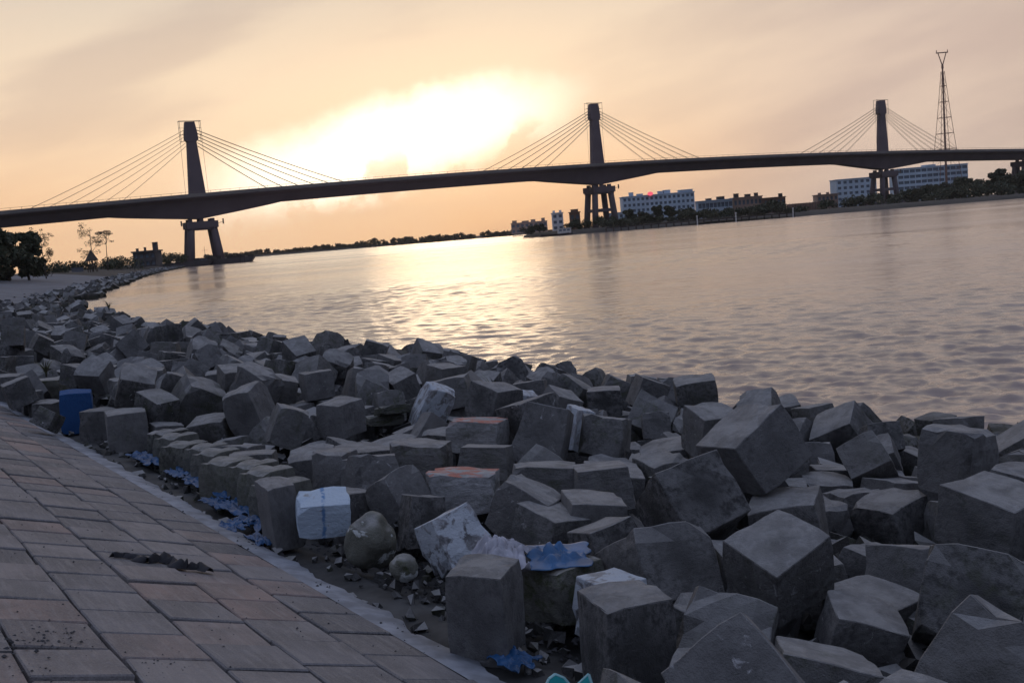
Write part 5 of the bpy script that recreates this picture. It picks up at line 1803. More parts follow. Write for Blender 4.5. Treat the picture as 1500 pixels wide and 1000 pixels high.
def make_tree(name, base, h, rad, style, label, group, seed, cat='tree', mat='leaf'):
    r = random.Random(seed)
    root = empty(name, base)
    tag(root, label, cat, group)
    mb = MB(); cl = []
    def sway(z): return Vector((math.sin(z * .5 + seed) * .04 * h * z, math.cos(z * .4 + seed) * .03 * h * z, 0))
    if style == 'bush':
        for _ in range(7): cl.append((Vector((r.uniform(-1, 1) * rad * .7, r.uniform(-.6, .6) * rad, r.uniform(.3, .75) * h)), rad * r.uniform(.35, .55)))
        for _ in range(5): mb.bar((0, 0, -.3), tuple(cl[_][0]), .04 * h ** .5, .015, seg=4)
        n = 700
    else:
        th = h * {'dense': .35, 'sparse': .85, 'umbrella': .80}[style]; tr = h * {'dense': .03, 'sparse': .014, 'umbrella': .015}[style]
        pts = [Vector((0, 0, -.4))] + [sway(k / 5) + Vector((0, 0, th * k / 5)) for k in range(1, 6)]
        for k in range(5): mb.bar(pts[k], pts[k + 1], tr * (1 - k * .13), tr * (1 - (k + 1) * .13), seg=7)
        if style == 'dense':
            for _ in range(34):
                a = r.uniform(0, 6.28); q = r.random() ** .5 * rad * .8; z = h * r.uniform(.10, .88); k_ = 1 - .45 * abs(z / h - .5)
                c = Vector((math.cos(a) * q * k_, math.sin(a) * q * k_, z)); cl.append((c, rad * r.uniform(.16, .34)))
                if _ < 8: mb.bar(pts[2 + _ % 4], c, tr * .4, tr * .1, seg=5)
            n = 4200
        elif style == 'sparse':
            for _ in range(15):
                z = h * r.uniform(.32, 1.0); a = r.uniform(0, 6.28); q = rad * r.uniform(.35, 1.0)
                c = Vector((math.cos(a) * q, math.sin(a) * q, z)); cl.append((c, rad * r.uniform(.2, .42)))
                k = min(4, int(z / h / .85 * 4.5)); mb.bar(pts[k].lerp(pts[k + 1], .3), c, tr * .45, tr * .1, seg=5)
            n = 1000
        else:
            for _ in range(13):
                a = r.uniform(0, 6.28); q = rad * r.uniform(.25, 1.0)
                c = Vector((math.cos(a) * q, math.sin(a) * q, h * (.97 - .16 * (q / rad) ** 2) - (r.random() < .25) * h * .22)); cl.append((c, rad * r.uniform(.22, .4)))
                mb.bar(pts[5 - (_ % 2)], c, tr * .4, tr * .1, seg=5)
            n = 1100
    mb.build('trunk', M['bark'], root)
    link('crown', leaf_mesh('crown', cl, n, {'dense': .055, 'bush': .11, 'sparse': .013, 'umbrella': .013}[style] * h, r, M[mat], .45 if style == 'umbrella' else .8), None, root)
    return root

# ------------------------------------------------------------------ buildings
wmesh_cache = {}
def building(name, label, xl, xr, Y, ztop, zbase, dep, floors, cols, wall, rot=0.0, group='buildings on the opposite bank', cap=True, band=False, extras=()):
    a, b = at(xl, 320, Y), at(xr, 320, Y)
    w = (b - a).length; h = ztop - zbase
    root = empty(name, ((a.x + b.x) / 2, Y, zbase), rot)
    tag(root, label, 'building', group)
    fh = h / floors; rec = .45
    mb = MB()
    mb.box((0, dep / 2 + rec + .02, h / 2), (w - .04, dep - .04, h - .02))
    pier_w = w / cols * (.12 if band else .42); sp = fh * (.46 if band else .5)
    for k in range(floors + 1):
        z = k * fh + (sp / 4 if k == 0 else (-sp / 4 if k == floors else 0)); hh = sp / 2 if k in (0, floors) else sp
        mb.box((0, rec / 2, z), (w, rec, hh))
    for c in range(cols + 1):
        x = -w / 2 + w * c / cols; pw = pier_w / 2 if c in (0, cols) else pier_w
        x += pier_w / 4 if c == 0 else (-pier_w / 4 if c == cols else 0)
        mb.box((x, rec / 2 + .03, h / 2), (pw, rec - .04, h - .1))
    body = mb.build('wall', M[wall], root)
    key = (round(w / cols, 2), round(fh, 2), band)
    gx, gz = w / cols - pier_w, fh - sp
    mw = MB(); mw.box((0, 0, 0), (gx, .06, gz)); mw.box((0, -.05, 0), (.1, .05, gz)); wm = None
    for k in range(floors):
        for c in range(cols):
            loc = (-w / 2 + w * (c + .5) / cols, rec - .03, (k + .5) * fh)
            if wm is None: o = mw.build('window', M['glass'], root); wm = o.data
            else: o = link('window', wm, None, root)
            o.location = loc
    if cap:
        mb = MB(); mb.box((0, dep / 2 + rec / 2, h + .25), (w + .8, dep + rec + .8, .5)); mb.build('roof', M[wall], root)
    for (ex, ew, eh, em) in extras:
        mb = MB(); mb.box((-w / 2 + ex * w, dep * .45, h + .5 + eh / 2), (ew, min(dep * .5, ew), eh)); mb.box((-w / 2 + ex * w, dep * .45, h + .56 + eh), (ew * 1.15, min(dep * .5, ew) * 1.15, .14))
        mb.build('rooftop_room', M[em], root)
    return root
building('waterside_building', 'low tan building with stepped roofs, far beyond the river mouth', 748, 801, 900, 10.6, 1.5, 14, 2, 8, 'wall_tan', extras=((.1, 4, 2.0, 'wall_tan'), (.4, 6, 1.2, 'wall_tan'), (.62, 4, 1.8, 'wall_tan'), (.9, 3, 2.5, 'wall_tan')))
building('small_block', 'small white tower block standing beside the middle pier', 809, 825, 600, 12.0, 2.0, 7, 3, 2, 'wall_white', extras=((.2, 1.4, 1.2, 'wall_white'), (.8, 1.4, 1.2, 'wall_white')))
building('tank_house', 'little brown brick tank house right next to the middle pier', 835, 850, 570, 11.2, 2.0, 5, 2, 2, 'wall_brown', extras=((.5, 4.0, 1.3, 'wall_brown'),))
building('annex', 'low blue grey annex between the middle pier and the long pale block', 893, 914, 590, 9.2, 2.0, 8, 2, 3, 'wall_blue')
hotel = building('apartment_block', 'long pale blue block with a glowing red sign on its roof', 914, 1019, 620, 18.5, 2.0, 14, 5, 16, 'wall_blue', extras=((.14, 2.6, 2.2, 'wall_blue'), (.26, 3.5, 1.0, 'wall_blue'), (.55, 3, 1.6, 'wall_blue'), (.64, 4, 2.0, 'wall_blue'), (.9, 8, 1.3, 'wall_blue')))
mt, nt, bb = mat_base('lit_red_sign'); bb.inputs['Base Color'].default_value = (.8, .05, .12, 1); bb.inputs['Emission Color'].default_value = (1, .14, .2, 1); bb.inputs['Emission Strength'].default_value = .9
M['red_sign'] = mt
q = at(953, 292, 619)
sgn = empty('rooftop_sign', (q.x, 619, 17.6)); tag(sgn, 'round red glowing sign on the roof of the long pale block', 'sign')
mb = MB(); mb.prism([(1.7 * math.cos(k * .5236), 1.2 * math.sin(k * .5236) + 1.9) for k in range(12)], (1, 0, 0), (0, 0, 1), (0, 0, 0), (0, .4, 0)); mb.build('sign_panel', M['red_sign'], sgn)
mb = MB(); mb.bar((-1, .5, 0), (-1, .3, 2), .1, seg=4).bar((1, .5, 0), (1, .3, 2), .1, seg=4); mb.build('sign_legs', M['steel'], sgn)
building('terrace', 'two storey terrace with a dark blue window band on the far bank', 1024, 1074, 600, 12.0, 2.0, 9, 2, 9, 'wall_blue', band=True, extras=((.35, 3, 1.0, 'wall_dark'), (.7, 4, 1.6, 'wall_dark')))
building('terrace', 'dark roofed waterside terrace with rooftop huts, second along from the long pale block', 1076, 1118, 605, 12.4, 2.0, 9, 2, 7, 'wall_tan', extras=((.15, 2.6, 2.2, 'wall_dark'), (.55, 3, 1.4, 'wall_dark'), (.85, 2, 1.8, 'wall_dark')))
building('terrace', 'low greenish terrace at the end of the waterside row, beside the long fence', 1120, 1152, 600, 10.8, 2.0, 8, 2, 5, 'wall_brown', extras=((.85, 2, 1.8, 'wall_dark'),))
building('corner_house', 'two storey house in front of the five storey block', 1199, 1229, 640, 10.6, 2.0, 9, 2, 5, 'wall_tan', extras=((.2, 1.5, 1, 'wall_tan'), (.6, 1.5, 1, 'wall_tan')))
building('office_block', 'five storey pale blue office block just before the far pylon', 1228, 1286, 700, 20.5, 2.0, 14, 5, 7, 'wall_blue')
building('office_block', 'large pale blue office block with long window bands behind the far pylon', 1318, 1420, 800, 27.5, 2.0, 18, 6, 12, 'wall_blue', band=True, extras=((.5, 8, 1.2, 'wall_blue'),))
# long fence between the terrace and the corner house
a, b = at(1153, 310, 560), at(1203, 305, 560)
fr = empty('waterside_fence', (a.x, 560, 2.0)); tag(fr, 'dark brown fence between the terraces and the corner house', 'fence')
L = b.x - a.x
for k in range(12):
    mb = MB(); mb.box((L * (k + .5) / 12, 0, 2.2), (L / 12 - .12, .12, 4.2)); mb.build('fence_panel', M['wall_brown'], fr)
for k in range(13):
    mb = MB(); mb.box((L * k / 12, -.1, 2.3), (.2, .2, 4.7)); mb.build('post', M['wall_dark'], fr)

# wharf and posts on the far waterline
a, b = at(886, 330, 452), at(1168, 315, 444)
wr = empty('timber_wharf', (a.x, 450, 0)); tag(wr, 'long dark timber wharf along the opposite waterline', 'wharf')
L = b.x - a.x
mb = MB(); mb.box((L / 2, 0, 1.75), (L, 4.0, .5)); mb.build('deck', M['wharf'], wr)
mb = MB(); mb.bar((0, -1.9, 2.9), (L, -1.9, 2.9), .09, seg=4)
for k in range(30): mb.bar((L * k / 29, -1.9, 2), (L * k / 29, -1.9, 2.9), .08, seg=4)
mb.build('handrail', M['wharf'], wr)
for k in range(26):
    mb = MB(); mb.bar((L * k / 25, -1.6, -1.2), (L * k / 25, -1.6, 1.5), .32, seg=6); mb.build('pile', M['wharf'], wr)
for px, nm in ((1021, 'by the end of the long pale block'), (1078, 'between the two dark terraces'), (1162, 'in front of the brown fence')):
    c = at(px, 318, 446); mb = MB(); mb.bar((0, 0, -1), (0, 0, 3.6), .28, .22, seg=8).bar((0, 0, 3.6), (0, 0, 4.0), .4, .3, seg=8)
    o = mb.build('mooring_post', M['white_post']); o.location = (c.x, 446, 0); tag(o, 'white mooring post standing in the water ' + nm, 'mooring post', 'white mooring posts')
# boat by the middle pier
c = at(815, 345, 470)
def boat(name, loc, rz, L, W_, label, hullm, cabm, mast=0, cab=(0.1, .35, 2.0)):
    root = empty(name, loc, rz); tag(root, label, 'boat', 'boats moored by the bridge piers')
    mb = MB(); secs = [(-.5, .75, 1.1), (-.3, 1, .95), (.1, 1, .9), (.35, .75, 1.05), (.5, .06, 1.6)]
    for x, k, z in secs:
        mb.v += [(x * L, -W_ / 2 * k, z), (x * L, -W_ / 2 * k * .7, -.5), (x * L, W_ / 2 * k * .7, -.5), (x * L, W_ / 2 * k, z)]
    for i in range(4):
        for j in range(4):
            p_, q_ = i * 4 + j, i * 4 + (j + 1) % 4; mb.f.append((p_, q_, q_ + 4, p_ + 4))
    mb.f += [(0, 1, 2, 3), (16, 19, 18, 17)]
    mb.build('hull', M[hullm], root)
    mb = MB(); mb.box((cab[0] * L - L * .2, 0, .9 + cab[2] / 2), (L * cab[1], W_ * .6, cab[2])); mb.box((cab[0] * L - L * .2, 0, 1.0 + cab[2]), (L * cab[1] * 1.1, W_ * .7, .15)); cb = mb.build('cabin', M[cabm], root)
    for k in range(3):
        mb = MB(); mb.box((cab[0] * L - L * .2 + (k - 1) * L * cab[1] * .3, -W_ * .3 - .02, .9 + cab[2] * .65), (L * cab[1] * .2, .06, cab[2] * .35)); mb.build('window', M['glass'], cb)
    if mast:
        mb = MB(); mb.bar((0, 0, .8), (0, 0, mast), .12, .06, seg=6).bar((-1.2, 0, mast * .8), (1.2, 0, mast * .8), .06, seg=4); mb.build('mast', M['steel'], root)
    return root
boat('ferry_boat', (c.x, 470, 0), .05, 15, 4.5, 'white cabin boat moored beside the middle pier', 'hull', 'white_post', 0, (.45, .4, 2.2))
c = at(302, 388, 418)
boat('tug_boat', (c.x, 418, 0), .3, 14, 4.5, 'dark boat with a mast seen between the near pier legs', 'hull', 'wall_dark', 7.5)
for (px, Y, L, lab) in ((255, 404, 30, 'low dark barge moored on the beach side of the near pier'), (338, 412, 20, 'low dark barge moored on the river side of the near pier')):
    c = at(px, 390, Y); root = empty('flat_barge', (c.x, Y, 0), .12); tag(root, lab, 'barge', 'barges moored by the near pier')
    mb = MB(); mb.prism([(-L / 2, 2.0), (-L / 2 + 1.5, -.6), (L / 2 - 2, -.6), (L / 2, 2.2)], (1, 0, 0), (0, 0, 1), (0, 0, 0), (0, 6, 0)); mb.build('hull', M['hull'], root)
    mb = MB(); r = random.Random(px)
    for k in range(9): mb.box((r.uniform(-.42, .42) * L, r.uniform(-2, 2), 2.3 + r.uniform(0, .5)), (r.uniform(1, 3), r.uniform(1, 2), r.uniform(.6, 1.8)))
    mb.build('deck_cargo', M['wharf'], root)
for px in (359, 353):
    c = at(px, 388, 405); mb = MB(); mb.bar((0, 0, -1), (.1, 0, 2.6), .3, .25, seg=7).bar((.1, 0, 2.6), (.1, 0, 2.8), .38, .3, seg=7); o = mb.build('mooring_pile', M['wharf']); o.location = (c.x, 405, 0)
    tag(o, 'dark mooring pile off the end of the barge, ' + ('outer one' if px == 359 else 'inner one'), 'mooring pile', 'mooring piles')

# transmission tower
root = empty('transmission_tower', (at(1385, 225, 800).x, 800, 2.0)); tag(root, 'tall lattice transmission tower with a forked top behind the far pylon', 'transmission tower')
TZ = [0, 22, 38, 50, 62, 74, 86, 97]
def tw(z): return 10.5 - 9.6 * (z / 97) ** .8
for sx in (-1, 1):
    for sy in (-1, 1):
        mb = MB()
        for k in range(7): mb.bar((sx * tw(TZ[k]), sy * tw(TZ[k]), TZ[k]), (sx * tw(TZ[k + 1]), sy * tw(TZ[k + 1]), TZ[k + 1]), .20, seg=4)
        mb.build('leg', M['grid'], root)
mb = MB()
for z in TZ[1:-1]:
    w_ = tw(z)
    for p_, q_ in (((-1, -1), (1, -1)), ((1, -1), (1, 1)), ((1, 1), (-1, 1)), ((-1, 1), (-1, -1))): mb.bar((p_[0] * w_, p_[1] * w_, z), (q_[0] * w_, q_[1] * w_, z), .22, seg=4)
for k in range(7):
    a_, b_ = tw(TZ[k]), tw(TZ[k + 1])
    for sy in (-1, 1):
        mb.bar((-a_, sy * a_, TZ[k]), (b_, sy * b_, TZ[k + 1]), .09, seg=4); mb.bar((a_, sy * a_, TZ[k]), (-b_, sy * b_, TZ[k + 1]), .09, seg=4)
mb.build('bracing', M['grid'], root)
mb = MB(); mb.bar((0, 0, 0), (0, 0, 99), .95, .6, seg=8).bar((0, 0, 99), (0, 0, 101.5), .9, seg=8); mb.build('centre_mast', M['grid'], root)
mb = MB()
for sg in (-1, 1): mb.bar((0, 0, 101), (sg * 3.2, 0, 111), .42, .35, seg=5)
mb.bar((-4.6, 0, 111), (4.6, 0, 111), .45, seg=5).bar((-4.2, 0, 111), (-4.2, 0, 113), .3, seg=5).bar((4.2, 0, 111), (4.2, 0, 113), .3, seg=5); mb.build('forked_top', M['grid'], root)

# ------------------------------------------------------------------ far trees
r_ = random.Random(5)
FT = [ # px, Y, height, radius, style, label
 (770, 505, 4, 4, 'bush', 'scrub at the tip of the opposite bank'), (838, 500, 6, 4, 'bush', 'bush between the boat and the middle pier'), (790, 515, 5, 3.5, 'bush', 'bush beside the white boat, nearer the bank tip'),
 (858, 505, 5, 5, 'bush', 'bush at the foot of the middle pier on its beach side'), (884, 500, 5.5, 5, 'bush', 'bush at the foot of the middle pier, landward side'),
 (905, 500, 6, 4.5, 'bush', 'dark bush in front of the blue grey annex'), (924, 495, 8, 4, 'dense', 'round dark tree before the left end of the long pale block'), (945, 497, 6.5, 4, 'dense', 'dark tree below the red sign'),
 (964, 495, 9, 3.6, 'dense', 'taller dark tree before the middle of the long pale block'), (982, 497, 8.5, 3.4, 'dense', 'pointed dark tree before the right half of the long pale block'), (1003, 495, 7.5, 5, 'bush', 'broad dark shrub before the right end of the long pale block'),
 (1040, 498, 5, 5, 'bush', 'dark shrub before the two storey terrace'), (1062, 500, 5, 4, 'bush', 'dark shrub between the terraces'), (1100, 500, 5.5, 5, 'bush', 'dark shrub before the dark roofed terrace'), (1135, 498, 7, 5, 'bush', 'large shrub before the greenish terrace'),
 (1216, 500, 5, 5, 'bush', 'dark shrub before the corner house'), (1250, 500, 6, 6, 'bush', 'broad dark shrub before the five storey block'), (1275, 505, 6, 5, 'bush', 'dark shrub beside the far pier, beach side'),
 (1318, 520, 7, 6, 'bush', 'dark shrub just past the far pier'), (1338, 520, 7.5, 6, 'dense', 'dark tree before the large office block, nearest the far pier'), (1362, 525, 8.5, 6, 'dense', 'tall dark tree before the middle of the large office block'),
 (1388, 525, 9, 6.5, 'dense', 'dark tree below the transmission tower'), (1410, 525, 11, 6, 'dense', 'tall dark tree at the right end of the large office block'), (1440, 530, 9, 7, 'dense', 'dark tree next past the large office block'),
 (1462, 530, 14, 5.5, 'dense', 'high ragged tree before the last pier'), (1484, 520, 11, 7, 'dense', 'dark tree under the end of the bridge deck'), (1505, 515, 12, 8, 'dense', 'dark tree at the picture edge under the bridge'),
 (1425, 495, 6, 7, 'bush', 'low shrub on the waterline below the large office block'), (1375, 490, 5, 7, 'bush', 'low shrub on the waterline below the transmission tower'), (1475, 490, 6, 8, 'bush', 'low shrub on the waterline below the last pier'),
 (1300, 490, 4, 6, 'bush', 'low shrub on the waterline in front of the far pier')]
for i, (px, Y, h, rad, sty, lab) in enumerate(FT):
    c = at(px, 320, Y); make_tree('shrub' if sty == 'bush' else 'leafy_tree', (c.x, Y, 1.8), h, rad, sty, lab, 'trees along the opposite bank', 40 + i, 'shrub' if sty == 'bush' else 'tree')
WORDS = 'first second third fourth fifth sixth seventh eighth ninth tenth eleventh twelfth thirteenth fourteenth fifteenth sixteenth'.split()
for k in range(16):
    px = 893 + k * 19 + r_.uniform(-4, 4); c = at(px, 320, 474)
    make_tree('shrub', (c.x, 474, 1.6), r_.uniform(3.0, 5.0), r_.uniform(3.5, 5), 'bush', 'low shrub right behind the wharf, %s from the middle pier' % WORDS[k], 'shrubs behind the wharf', 300 + k, 'shrub')
# distant woods
cl = []
for k in range(420):
    px = r_.uniform(300, 765); f = (px - 300) / 465; c = at(px, 360, 900 + 150 * f + r_.uniform(10, 40))
    hh = 4 + 3.0 * noise.noise(Vector((px * .03, 0, 0))) + (2.0 if 520 < px < 680 else 0)
    cl.append((Vector((c.x, c.y, r_.uniform(.8, max(1.5, hh)))), r_.uniform(1.8, 3.2)))
o = link('distant_woods', leaf_mesh('distant_woods', cl, 16000, 1.1, r_, M['leaf2']), None); tag(o, 'long low line of distant trees along the far shore', 'woods', kind='stuff')

# ------------------------------------------------------------------ beach end of the near bank
c = at(12, 402, 150); make_tree('leafy_tree', (c.x, 150, 2.2), 7.0, 4.2, 'dense', 'dense dark tree at the far end of the beach, cut by the picture edge', 'trees above the beach', 3)
c = at(42, 402, 158); make_tree('leafy_tree', (c.x, 158, 2.2), 7.2, 3.2, 'dense', 'dense dark tree second along the beach, next to the thin bare one', 'trees above the beach', 4)
c = at(-25, 402, 140); make_tree('leafy_tree', (c.x, 140, 2.2), 7.5, 4.5, 'dense', 'dense dark tree beyond the picture edge above the beach', 'trees above the beach', 14)
c = at(67, 400, 170); make_tree('leafy_tree', (c.x, 170, 2.2), 8.2, 1.7, 'sparse', 'thin half-bare tree beside the dense dark trees', 'trees above the beach', 5, mat='leaf2')
c = at(137, 395, 250); make_tree('leafy_tree', (c.x, 250, 2.3), 11.2, 3.0, 'sparse', 'tall thin tree rising behind the thatched hut', 'trees above the beach', 6, mat='leaf2')
c = at(158, 394, 262); make_tree('leafy_tree', (c.x, 262, 2.3), 9.8, 2.9, 'umbrella', 'umbrella-crowned slender tree next to the thatched hut', 'trees above the beach', 7, mat='leaf2')
BB = [(70, 190, 2.5, 2.5, 'low bush at the foot of the thin half-bare tree'), (84, 230, 2.2, 3, 'low bush between the half-bare tree and the pale wall'), (112, 275, 3.0, 4, 'dark bush behind the pale wall'), (126, 280, 2.6, 4, 'dark bush just short of the thatched hut'),
      (150, 290, 2.6, 4, 'dark bush at the foot of the umbrella-crowned tree'), (172, 300, 3.2, 4.5, 'dark bush between the umbrella tree and the flat-roofed building'), (190, 310, 2.6, 4.5, 'dark bush before the flat-roofed building'), (212, 345, 3, 5, 'dark bush behind the flat-roofed building'), (230, 355, 3, 5, 'dark bush past the flat-roofed building'), (248, 375, 3.4, 5, 'dark bush nearest the barge'), (264, 385, 3, 4.5, 'last dark bush before the near pier')]
for i, (px, Y, h, rad, lab) in enumerate(BB):
    c = at(px, 392, Y); make_tree('shrub', (c.x, Y, 1.9), h, rad, 'bush', lab, 'bushes above the beach', 80 + i, 'shrub')
building('river_station', 'dark flat-roofed building with a stair tower between beach and bridge', 188, 221, 335, 6.4, 1.6, 6, 2, 4, 'wall_dark', group='buildings on the near bank', extras=((.1, .7, .8, 'wall_dark'), (.45, .6, 1.0, 'wall_dark'), (.92, 1.4, 2.4, 'wall_dark')))
# thatched hut on posts
c = at(136, 394, 245); hut = empty('thatched_hut', (c.x, 245, 2.2)); tag(hut, 'small dark thatched hut on posts above the beach', 'hut')
mb = MB(); K_ = 14; rr = random.Random(2)
for k in range(K_): mb.v.append((1.45 * math.cos(k * 6.283 / K_) * rr.uniform(.9, 1.1), 1.45 * math.sin(k * 6.283 / K_), 2.4 + rr.uniform(-.2, .1)))
for k in range(K_): mb.v.append((.6 * math.cos(k * 6.283 / K_), .6 * math.sin(k * 6.283 / K_), 4.0))
mb.v.append((0, 0, 5.0))
for k in range(K_):
    j = (k + 1) % K_; mb.f += [(k, j, K_ + j, K_ + k), (K_ + k, K_ + j, 2 * K_)]
mb.build('roof', M['thatch'], hut)
for k in range(5):
    mb = MB(); mb.bar((1.1 * math.cos(k * 1.257), 1.1 * math.sin(k * 1.257), -.3), (1.0 * math.cos(k * 1.257), 1.0 * math.sin(k * 1.257), 2.6), .11, seg=6); mb.build('post', M['bark'], hut)
mb = MB(); mb.box((0, 0, .8), (1.3, 1.3, .25)); mb.build('platform', M['bark'], hut)
a = at(100, 396, 238); b = at(127, 395, 242)
mb = MB(); mb.box((0, 0, .35), (b.x - a.x, .3, .9)); mb.box((0, 0, .85), (b.x - a.x + .1, .42, .12)); o = mb.build('low_wall', M['beach']); o.location = ((a.x + b.x) / 2, 240, 2.3); tag(o, 'low pale wall beside the thatched hut', 'wall')

# ------------------------------------------------------------------ things lying about in front
def smooth_lathe(name, prof, mat, parent, seg=28):
    mb = MB()
    for r, z in prof:
        for k in range(seg): mb.v.append((r * math.cos(k * 2 * math.pi / seg), r * math.sin(k * 2 * math.pi / seg), z))
    for i in range(len(prof) - 1):
        for k in range(seg):
            j = (k + 1) % seg; mb.f.append((i * seg + k, i * seg + j, (i + 1) * seg + j, (i + 1) * seg + k))
    o = mb.build(name, mat, parent, True); return o
M['blue_plastic'] = plain('blue_plastic', (0.012, 0.065, 0.17), 0.5, 0.25, 6.0)
M['blue_rim'] = plain('sun_faded_blue_plastic', (0.20, 0.28, 0.50), 0.5, 0.2, 8.0)
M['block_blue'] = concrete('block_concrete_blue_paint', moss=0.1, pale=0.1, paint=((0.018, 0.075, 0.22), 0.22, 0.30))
bo = bpy.data.objects.new('painted_block', bmesh_mat(0, 'block_blue')); col.objects.link(bo)
bo.location = P(.34, 10.86, 1.12); bo.rotation_euler = (0, .03, R(20)); bo.scale = (.43, .42, .60)
tag(bo, 'blue painted concrete block standing upright in the front row', 'concrete block', G_BLOCK)

def crumple(name, mat, c, bx, by, bz, w, h, amp, seed, res=18, drape=0.0, ragged=.12):
    mb = MB(); r = random.Random(seed); o = Vector((seed * 3.7, seed * 1.9, 0))
    for j in range(res + 1):
        for i in range(res + 1):
            x, y = i / res - .5, j / res - .5
            ed = 1 + ragged * noise.noise(Vector((math.atan2(y, x) * 2.2, seed, 0))) * 2
            p = Vector((x * 4, y * 4, 0)) + o
            z = abs(noise.noise(p)) * amp * 2.2 + abs(noise.noise(p * 2.4)) * amp - (x * x + y * y) * drape
            q = Vector(c) + bx * (x * w * ed + noise.noise(p * 1.3) * .12 * w) + by * (y * h * ed) + bz * max(0.004, z + .004)
            mb.v.append(tuple(q))
    n_ = res + 1
    for j in range(res):
        for i in range(res):
            a_ = j * n_ + i; mb.f.append((a_, a_ + 1, a_ + n_ + 1, a_ + n_))
    ob = mb.build(name, mat, None, True)
    md = ob.modifiers.new('thickness', 'SOLIDIFY'); md.thickness = .003
    return ob
bA, bU, bN = basis.col[0].copy(), basis.col[1].copy(), basis.col[2].copy()
SC = [(228, 676, .34, .20, 'blue plastic scrap crumpled beside the upright block near the painted one'), (262, 694, .30, .12, 'blue plastic scrap lying against the first mossy blocks'), (330, 722, .34, .14, 'blue plastic scrap at the foot of the mossy row, middle one'),
      (208, 668, .26, .16, 'blue plastic scrap at the foot of the upright block next to the painted one'), (290, 706, .36, .13, 'blue plastic scrap between the first and middle mossy blocks'), (318, 738, .30, .12, 'blue plastic scrap out on the rubble short of the mossy row'), (385, 792, .22, .10, 'blue plastic scrap nearest the dark gap under the white-painted block'), (752, 968, .16, .12, 'blue plastic scrap lying in the dark gap between the two tall blocks'),
      (352, 745, .38, .16, 'blue plastic scrap at the foot of the mossy row, nearer the white-painted block'), (343, 772, .20, .12, 'small bright blue plastic scrap out on the paving edging'), (378, 765, .26, .14, 'blue plastic scrap touching the narrow upright block')]
for i, (px, py, w_, h_, lab) in enumerate(SC):
    q = at_z(px, py, .90); o = crumple('plastic_scrap', M['blue_plastic'], q, bA, -N, Vector((0, 0, 1)), w_ * 1.7, h_ * 1.5, .022, 21 + i, 24, 0.0, .35); tag(o, lab, 'plastic scrap', 'blue plastic scraps along the paving edge')
M['edge_shadow'] = plain('slab_edge_shadow', (0.022, 0.022, 0.028), 0.8, 0.3, 8.0)
# raised broken slab edge across the paving, its shadow put into the dark colour
mb = MB(); pts = [(163, 817), (182, 817), (200, 820), (214, 825), (235, 822), (252, 827), (266, 834), (275, 835), (290, 834), (310, 840)]
for k in range(len(pts) - 1):
    for s in range(6):
        f = s / 6; x = pts[k][0] * (1 - f) + pts[k + 1][0] * f; y = pts[k][1] * (1 - f) + pts[k + 1][1] * f
        q = at_slope(x, y, .004); wd = .05 * (.35 + abs(noise.noise(Vector((k + f, 2, 0)))) * 2.2)
        if k == 6: wd *= .4
        hz = .03 + .07 * abs(noise.noise(Vector(((k + f) * 1.3, 7, 0))))
        for dv, hh in ((-1, 0), (-.5, .8), (.1, 1), (.6, .5), (1, 0)): mb.v.append(tuple(q + bU * dv * wd + bN * hh * hz))
nn = len(mb.v) // 5
for k in range(nn - 1):
    for j in range(4): a_ = k * 5 + j; mb.f.append((a_, a_ + 1, a_ + 6, a_ + 5))
o = mb.build('dark_slab_edge', M['edge_shadow'], None, True); tag(o, 'long raised broken slab edge across the paving, its shadow in the dark colour', 'slab_edge')

# blue sheet over a block, pale rubble sack, teal plastic
q = at_z(822, 862, .98); q.z = 1.16
M['blue_sheet'] = plain('blue_tarpaulin', (0.018, 0.09, 0.22), 0.45, 0.3, 7.0)
o = crumple('plastic_sheet', M['blue_sheet'], q + Vector((0, 0, .03)), Vector((1, .1, -.05)).normalized(), Vector((-.1, 1, .12)).normalized(), Vector((0, 0, 1)), .38, .36, .05, 33, 26, .35); tag(o, 'crumpled blue plastic sheet draped over a block', 'plastic sheet')
M['pale_sack'] = plain('dusty_white_sacking', (0.40, 0.40, 0.46), 0.9, 0.3, 9.0)
q = at(733, 805, 6.15)
o = crumple('rubble_sack', M['pale_sack'], q - Vector((0, 0, .10)), Vector((1, 0, -.05)), Vector((0, 1, .1)), Vector((0, 0, 1)), .30, .30, .05, 35, 26, -.02, .2); 
for vtx in o.data.vertices:
    d_ = (vtx.co - q).length; vtx.co.z += .13 * max(0, 1 - (d_ / .19) ** 2)
tag(o, 'crumpled dusty white sack behind the tall clean block', 'sack')
M['teal'] = plain('teal_plastic', (0.03, 0.38, 0.40), 0.35, 0.15, 8.0)
M['teal_edge'] = plain('pale_teal_plastic', (0.35, 0.62, 0.66), 0.4, 0.15, 8.0)
for px, lab in ((815, 'broader'), (853, 'narrower')):
    q = at(px, 1006, 4.75); tl = empty('teal_crate_corner', q, .3 if px < 830 else -.5); tag(tl, lab + ' pointed end of a teal plastic offcut poking up at the lower picture edge', 'plastic offcut', 'teal plastic offcuts')
    pts = [(-.075, -.14), (-.07, -.01), (-.03, .045), (.005, .06), (.045, .035), (.08, -.02), (.085, -.14)] if px < 830 else [(-.05, -.14), (-.045, -.01), (.0, .035), (.03, .065), (.05, .02), (.06, -.14)]
    mb = MB(); mb.prism(pts, (1, 0, 0), (0, .3, .95), (0, 0, 0), (0, .012, 0)); mb.build('panel', M['teal'], tl)
    mb = MB()
    for a_, b_ in zip(pts[1:-1], pts[2:-1]): mb.bar((a_[0], a_[1] * .3, a_[1] * .95), (b_[0], b_[1] * .3, b_[1] * .95), .008, seg=6)
    mb.build('folded_edge', M['teal_edge'], tl)

